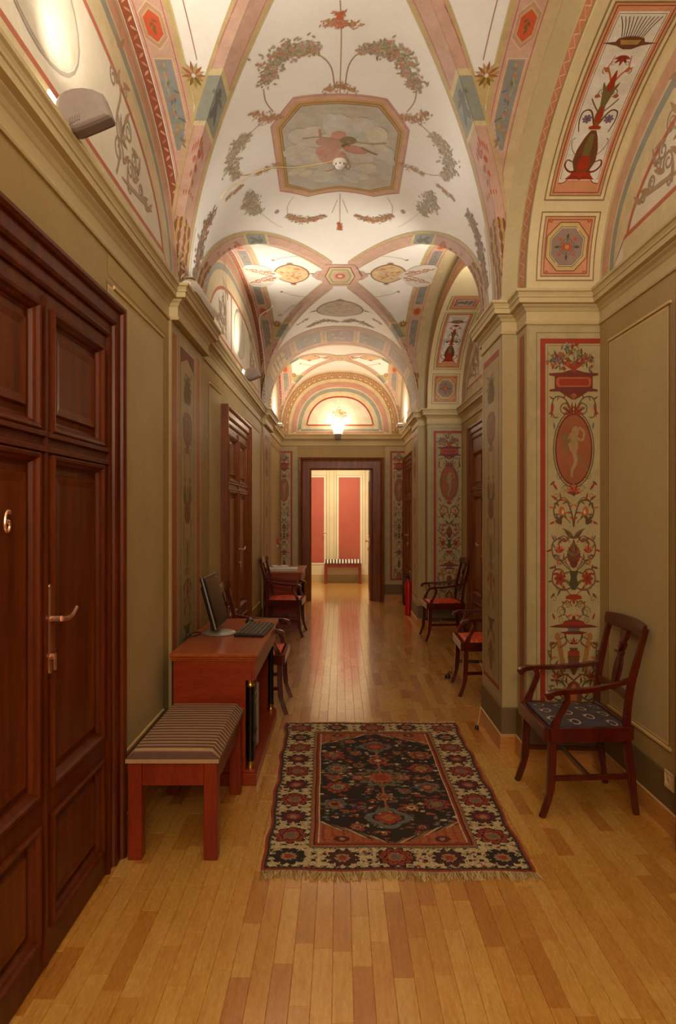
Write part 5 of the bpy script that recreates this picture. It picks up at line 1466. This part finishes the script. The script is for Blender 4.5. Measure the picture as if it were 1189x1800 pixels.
bgar([(467, 146), (476, 116), (500, 92), (535, 84), (552, 90)], .12, G, .030, 1.3); bgar([(640, 86), (672, 84), (700, 94), (722, 128), (732, 156)], .12, G, .030, 1.3)
bst([(552, 92), (570, 102), (583, 120), (588, 150)], .006, K(170, 130, 96)); bst([(640, 90), (624, 98), (612, 118), (607, 150)], .006, K(170, 130, 96)); bst([(598, 0), (600, 60), (598, 150), (598, 166)], .005, K(190, 150, 110))
bgar([(575, 42), (598, 40), (628, 44)], .06, ([K(196, 140, 100), GOLD], [ROS]), .022, .6); bgar([(598, 20), (598, 46)], .05, ([K(200, 120, 80)], [OR]), .022, .8)
bgar([(572, 160), (598, 150), (626, 160)], .06, ([GOLD, K(200, 160, 110)], [ROS]), .020, .6)
for s in (-1, 1):
    X = lambda x: 598+s*(x-598)
    bgar([(X(705), 204), (X(730), 208), (X(756), 196)], .07, ([GOLD, K(206, 160, 120)], [ROS]), .020, .7)
    bst([(X(733), 156), (X(729), 178), (X(716), 196)], .006, K(180, 140, 110)); bst([(X(725), 208), (X(748), 226), (X(770), 250)], .005, K(180, 140, 110))
    bgar([(X(766), 240), (X(782), 262), (X(790), 290), (X(780), 312)], .10, G2, .028, 1.2)
    bgar([(X(704), 288), (X(725), 296), (X(745), 306)], .05, ([K(206, 170, 120)], [ROS]), .018, .6); bst([(X(745), 304), (X(765), 308), (X(785), 306)], .005, K(190, 150, 120))
    bgar([(X(742), 372), (X(754), 356), (X(760), 340)], .10, G2, .026, 1.2); bgar([(X(744), 368), (X(770), 362)], .07, G2, .024, .8); bgar([(X(770), 326), (X(800), 352)], .03, ([K(200, 160, 110)], [ROS]), .018, .7)
    bgar([(X(628), 379), (X(650), 386), (X(672), 385), (X(690), 378)], .07, ([GRN, GRN2, K(170, 130, 84)], [ROS, OR]), .024, 1.3)
    bst([(X(612), 374), (X(602), 350)], .004, K(200, 170, 140)); bst([(X(690), 378), (X(690), 362), (X(680), 346)], .004, K(200, 170, 140)); q = bp(X(709), 372); pt.ell(q[0], q[1], .02, .03, K(170, 140, 140), 2, 8)
    # arabesque rising from the springing
    bgar([(X(856), 505), (X(850), 470), (X(845), 440), (X(836), 400), (X(822), 378)], .11, ([K(160, 136, 106), LGR, K(146, 112, 84), K(176, 164, 140)], [K(186, 120, 92), GBD]), .046, 1.3)
    bst([(X(862), 500), (X(858), 440), (X(852), 400)], .008, YE_)
    bst([(X(740), 372), (X(715), 392), (X(700), 400)], .003, K(206, 180, 150))
bst([(598, 340), (598, 395)], .006, K(206, 170, 140)); bgar([(597, 392), (598, 404)], .03, ([OR, GOLD], [OR]), .020, .9)
pt.build('painted_garlands', ceiling)

# ---- crown field above the second piers: oval, scrolls, arch band with grey-blue boxes
pt = PaintD(lambda u, v: S_barrel(u, v), .0018)

lens = lambda g: [(g*.29*math.copysign(abs(math.cos(t))**1.3, math.cos(t)), 8.30+g*.33*math.sin(t)) for t in [2*PI*q/30 for q in range(30)]]
pt.add(lens(1.0), K(150, 100, 64), 2); pt.add(lens(.93), K(206, 190, 166), 3)
R = random.Random(8)
for i in range(30): pt.leaf(R.uniform(-.18, .14), 8.30+R.uniform(-.18, .18), R.random()*6, .09, .05, R.choice([K(206, 150, 120), LGR, K(216, 170, 140), WH, K(190, 160, 120)]), 4)
pt.fan(0, 7.98, -PI/2, 5, 1.2, .08, .02, [K(176, 100, 60)], 4)
for s in (-1, 1):
    pt.leaf(s*.28, 8.30, 0 if s > 0 else PI, .10, .03, BR, 3); pt.garland([(s*.05, 8.85), (s*.22, 8.78), (s*.42, 8.92)], .07, ([K(150, 110, 80), OL], [ROS]), 2, 1, .03); pt.garland([(s*.5, 7.9), (s*.65, 8.1)], .05, ([LGR], [ROS]), 1, .6, .02)
    pt.garland([(s*.42, 8.55), (s*.55, 8.62)], .04, ([ROS], [ROS]), 1, .6, .02)
WL = ARCB.L
for i in range(28):
    a, b = -WL*.97+2*WL*.97*i/28, -WL*.97+2*WL*.97*(i+1)/28
    pt.add([(a, 9.06), (b, 9.06), (b, 10.10), (a, 10.10)], PK_, 0); 
    for y0, y1, c in ((9.06, 9.12, YE_), (10.04, 10.10, YE_), (9.16, 9.18, RLN), (9.98, 10.0, RLN)): pt.add([(a, y0), (b, y0), (b, y1), (a, y1)], c, 1)
for i in range(7):
    c = (i-3)*.46; w = .19
    for e, col, L in ((.02, YEL, 2), (0, [K(150, 150, 150), K(160, 140, 140)][i % 2], 3)):
        for j in range(3):
            a, b = c-w-e+(2*w+2*e)*j/3, c-w-e+(2*w+2*e)*(j+1)/3; pt.add([(a, 9.28-e), (b, 9.28-e), (b, 9.88+e), (a, 9.88+e)], col, L)
    for j in range(10): pt.leaf(c+R.uniform(-.1, .1), R.uniform(9.38, 9.78), R.random()*6, .09, .03, R.choice([WH, GBD, K(186, 130, 110)]), 5)
for y in (7.55, 10.45): pass
pt.build('painted_crown', ceiling)

# ---- arches of the right-hand bays: tendril band on the face, coffers on the inner barrel
for k in (0, 1):
    yc, b = BAYS[k]; arc = ARCC[k]
    def S_face(w, r):
        s = arc.T(w); a = Vector((1.15, yc+b*s, SPR+RISE*fz(s))); c = Vector((1.15, yc+(b-INS)*s, SPR+HIN*fz(s))); return tuple(a.lerp(c, r))
    pt = Paint(S_face, .0016, 1); 
    # orientation: towards the corridor (-X)
    class PF(Paint):
        def P(s, p, L):
            u, v = s.uv(p); a = Vector(s.surf(u, v)); return a+Vector((-1, 0, 0))*(s.lift+L*.0004)
    pt = PF(S_face, .0016)
    w0, w1 = (-.8 if k == 0 else -arc.L*.6), arc.L*.985; m = int((w1-w0)/.05)
    for i in range(m):
        a, c = w0+(w1-w0)*i/m, w0+(w1-w0)*(i+1)/m
        pt.add([(a, .20), (c, .20), (c, .80), (a, .80)], K(200, 124, 86), 0)
        for r in (.18, .80): pt.add([(a, r), (c, r), (c, r+.02), (a, r+.02)], K(172, 128, 84), 1)
        pt.add([(a, .05), (c, .05), (c, .07), (a, .07)], K(188, 158, 108), 1); pt.add([(a, .86), (c, .86), (c, .90), (a, .90)], K(186, 154, 104), 1)
    i = 0; w = w0
    while w < w1-.05:
        sgn = 1 if i % 2 else -1
        for q in range(4):
            r0 = .50-.24*sgn; dr = .12*sgn
            pt.add([(w+.010*q, r0+dr*q), (w+.010*q+.006, r0+dr*q), (w+.010*q+.020, r0+dr*(q+1)), (w+.010*q+.012, r0+dr*(q+1))], K(226, 196, 160), 1)
        i += 1; w += .040
    pt.build('painted_tendril_band', bpy.data.objects['ceiling.002'])
    # coffers
    arcI = ARCI[k]; Sx = S_inner(k); L_ = arcI.L
    pt = PaintD(lambda x, v: Sx(x, L_-v), .0016)    # v grows upwards from the springing
    x0, x1 = 1.205, 1.56
    def panel(v0, v1):
        n = max(2, int((v1-v0)/.07))
        for e, w, col, L in ((.0, .007, K(150, 116, 74), 1), (.010, .012, K(228, 208, 160), 1), (.026, .006, K(140, 100, 62), 1)):
            pt.frame(x0+e, v0+e, x1-e, v1-e, w, col, L, 1, n)
        pt.rect(x0+.034, v0+.034, x1-.034, v1-.034, K(212, 146, 104), 0, 1, n); pt.frame(x0+.044, v0+.044, x1-.044, v1-.044, .004, RB, 2, 1, n)
    cx = (x0+x1)/2
    v0, v1 = .07, .47
    panel(v0, v1)
    cy = (v0+v1)/2
    def octo(s): return [(cx+s*x, cy+s*y*1.12) for x, y in ((-.115, -.05), (-.05, -.115), (.05, -.115), (.115, -.05), (.115, .05), (.05, .115), (-.05, .115), (-.115, .05))]
    pt.add(octo(1.10), RB, 3); pt.add(octo(1.06), K(206, 178, 112), 4); pt.add(octo(.90), K(120, 104, 76), 5); pt.add(octo(.86), K(222, 206, 164), 6); pt.add(octo(.83), K(150, 126, 112), 7)
    for q in range(10): a = 2*PI*q/10; pt.leaf(cx+.012*math.cos(a), cy+.012*math.sin(a), a, .030, .020, K(196, 92, 50), 8)
    pt.ell(cx, cy, .013, .013, K(214, 130, 60), 10, 8)
    for q in range(4):
        a = PI/4+PI/2*q
        pt.ell(cx+.062*math.cos(a), cy+.062*math.sin(a), .011, .011, K(190, 84, 50), 8, 8)
        for d in (1, -1): pt.spiral(cx+.040*math.cos(a), cy+.040*math.sin(a), .020, a+d*.9, 1.2, d, .003, K(96, 74, 60), 9)
        b_ = PI/2*q; pt.leaf(cx+.045*math.cos(b_), cy+.045*math.sin(b_), b_, .035, .018, OLD, 8)
    for sx_, sy_ in ((-1, -1), (1, -1), (1, 1), (-1, 1)): pt.ell(cx+sx_*.115, cy+sy_*.148, .012, .012, K(176, 84, 46), 3, 10); pt.ell(cx+sx_*.115, cy+sy_*.148, .005, .005, K(206, 130, 80), 4, 8)
    # tall grotesque panel
    v0, v1 = .53, 1.66
    panel(v0, v1)
    n = 14
    for i in range(n):
        a, c = v0+.115+(v1-v0-.19)*i/n, v0+.115+(v1-v0-.19)*(i+1)/n; pt.add([(x0+.062, a), (x1-.062, a), (x1-.062, c), (x0+.062, c)], WH, 3)
    pt.frame(x0+.068, v0+.120, x1-.068, v1-.085, .003, LINE, 4, 1, 12)
    for s in (-1, 1): pt.at(cx, v0+.085, 1, 0, s); pt.stroke([(.115, .025), (.085, .030), (.06, .055), (.03, .062), (.0, .040)], .020, WH, 4); pt.stroke([(.0, .032), (.03, .052), (.06, .042), (.085, .018), (.115, .012)], .004, RB, 5)
    pt.at(cx, v0+.12)
    pt.shape([(.085, .0), (.06, .025), (.050, .05)], RO, 5); pt.shape([(.040, .04), (.065, .10), (.058, .17), (.035, .24), (.014, .28)], BR, 5); pt.shape([(.028, .05), (.034, .10), (.02, .14)], RO, 6); pt.shape([(.018, .13), (.022, .19), (.010, .26)], OL, 6)
    pt.shape([(.03, .285), (.034, .30), (.01, .31)], RO, 6); pt.shape([(.010, .30), (.022, .36), (.014, .42), (.03, .50), (.012, .56)], OL, 5); pt.shape([(.012, .32), (.016, .37), (.004, .42)], RO, 6); pt.shape([(.002, .62), (.012, .58), (.018, .53), (.006, .50)], RO, 7)
    pt.fan(0, .70, -PI/2, 5, 1.0, .06, .020, [RO, RB], 6); pt.shape([(.02, .735), (.06, .755), (.13, .768), (.07, .775), (.06, .795), (.02, .805)], BR, 6); pt.shape([(.04, .76), (.05, .785)], GOLD, 7)
    for q in range(11): pt.stroke([((q-5)*.010, .80), ((q-5)*.014, .86), ((q-5)*.019, .91)], .004, OL if q % 2 else OLD, 6)
    for s in (-1, 1):
        pt.at(cx, v0+.12, 1, 0, s)
        pt.stroke([(.03, .045), (.07, .045), (.10, .075), (.095, .11), (.065, .10)], .012, RB, 5, w2=.006); pt.stroke([(.05, .13), (.085, .17), (.10, .22), (.085, .235)], .004, LINE, 5)
        pt.stroke([(.01, .31), (.05, .39), (.09, .385), (.095, .33), (.080, .27)], .010, BR, 5, w2=.005); pt.flower(.058, .345, .026, BL, RO, 6, 7)
        pt.stroke([(.01, .38), (.05, .43), (.07, .46)], .007, OL, 5); pt.spiral(.03, .47, .026, .2, 1.4, 1, .005, K(120, 90, 80), 5); pt.ell(.048, .475, .014, .012, K(170, 90, 70), 6, 8)
        pt.stroke([(.005, .55), (.03, .60), (.05, .63), (.045, .67), (.04, .70)], .010, OR, 5, w2=.003); pt.spiral(.06, .60, .020, .3, 1.3, 1, .004, BR, 5); pt.leaf(.035, .61, .6, .05, .02, OR, 6)
        pt.leaf(.02, .50, 1.2, .06, .018, OL, 6); pt.spiral(.02, .66, .014, 1.2, 1.0, -1, .003, LINE, 5)
    pt.fr = None
    # the band across the crown
    v0, v1 = 1.72, 2.14
    panel(v0, v1); pt.rect(x0+.07, v0+.10, x1-.07, v1-.10, K(178, 156, 132), 3, 1, 3); pt.garland([(cx-.08, (v0+v1)/2), (cx+.08, (v0+v1)/2)], .08, ([GBD, BR], [BL]), 4, 1, .03)
    pt.frame(x0+.07, v0+.10, x1-.07, v1-.10, .008, RB, 4, 1, 2)
    pt.build('painted_coffer', bpy.data.objects['ceiling.002'])

mb = MB(); q = [bp(*p) for p in ((590, 281), (560, 287), (520, 293), (480, 293), (450, 302), (420, 319), (398, 334), (388, 350))]
mb.tube([Vector(S_barrel(w, y))+Vector((0, 0, -.005)) for w, y in crom(q, 6)], .0028, 6)
mb.build('cable_conduit', M_CONDUIT, ceiling, smooth=True)
mb = MB(); f = S_cross(1)
q = [(-.80, .85), (-.84, .93), (-.93, 1.02), (-.975, 1.10), (-1.0, 1.35), (-1.0, 1.8), (-1.0, 2.2), (-1.0, 2.6)]
mb.tube([Vector(f(x, w))+Vector((.006, 0, -.008)) for x, w in crom(q, 5)], .008, 6)
mb.build('cable_conduit', M_WHITEP, ceiling, smooth=True)
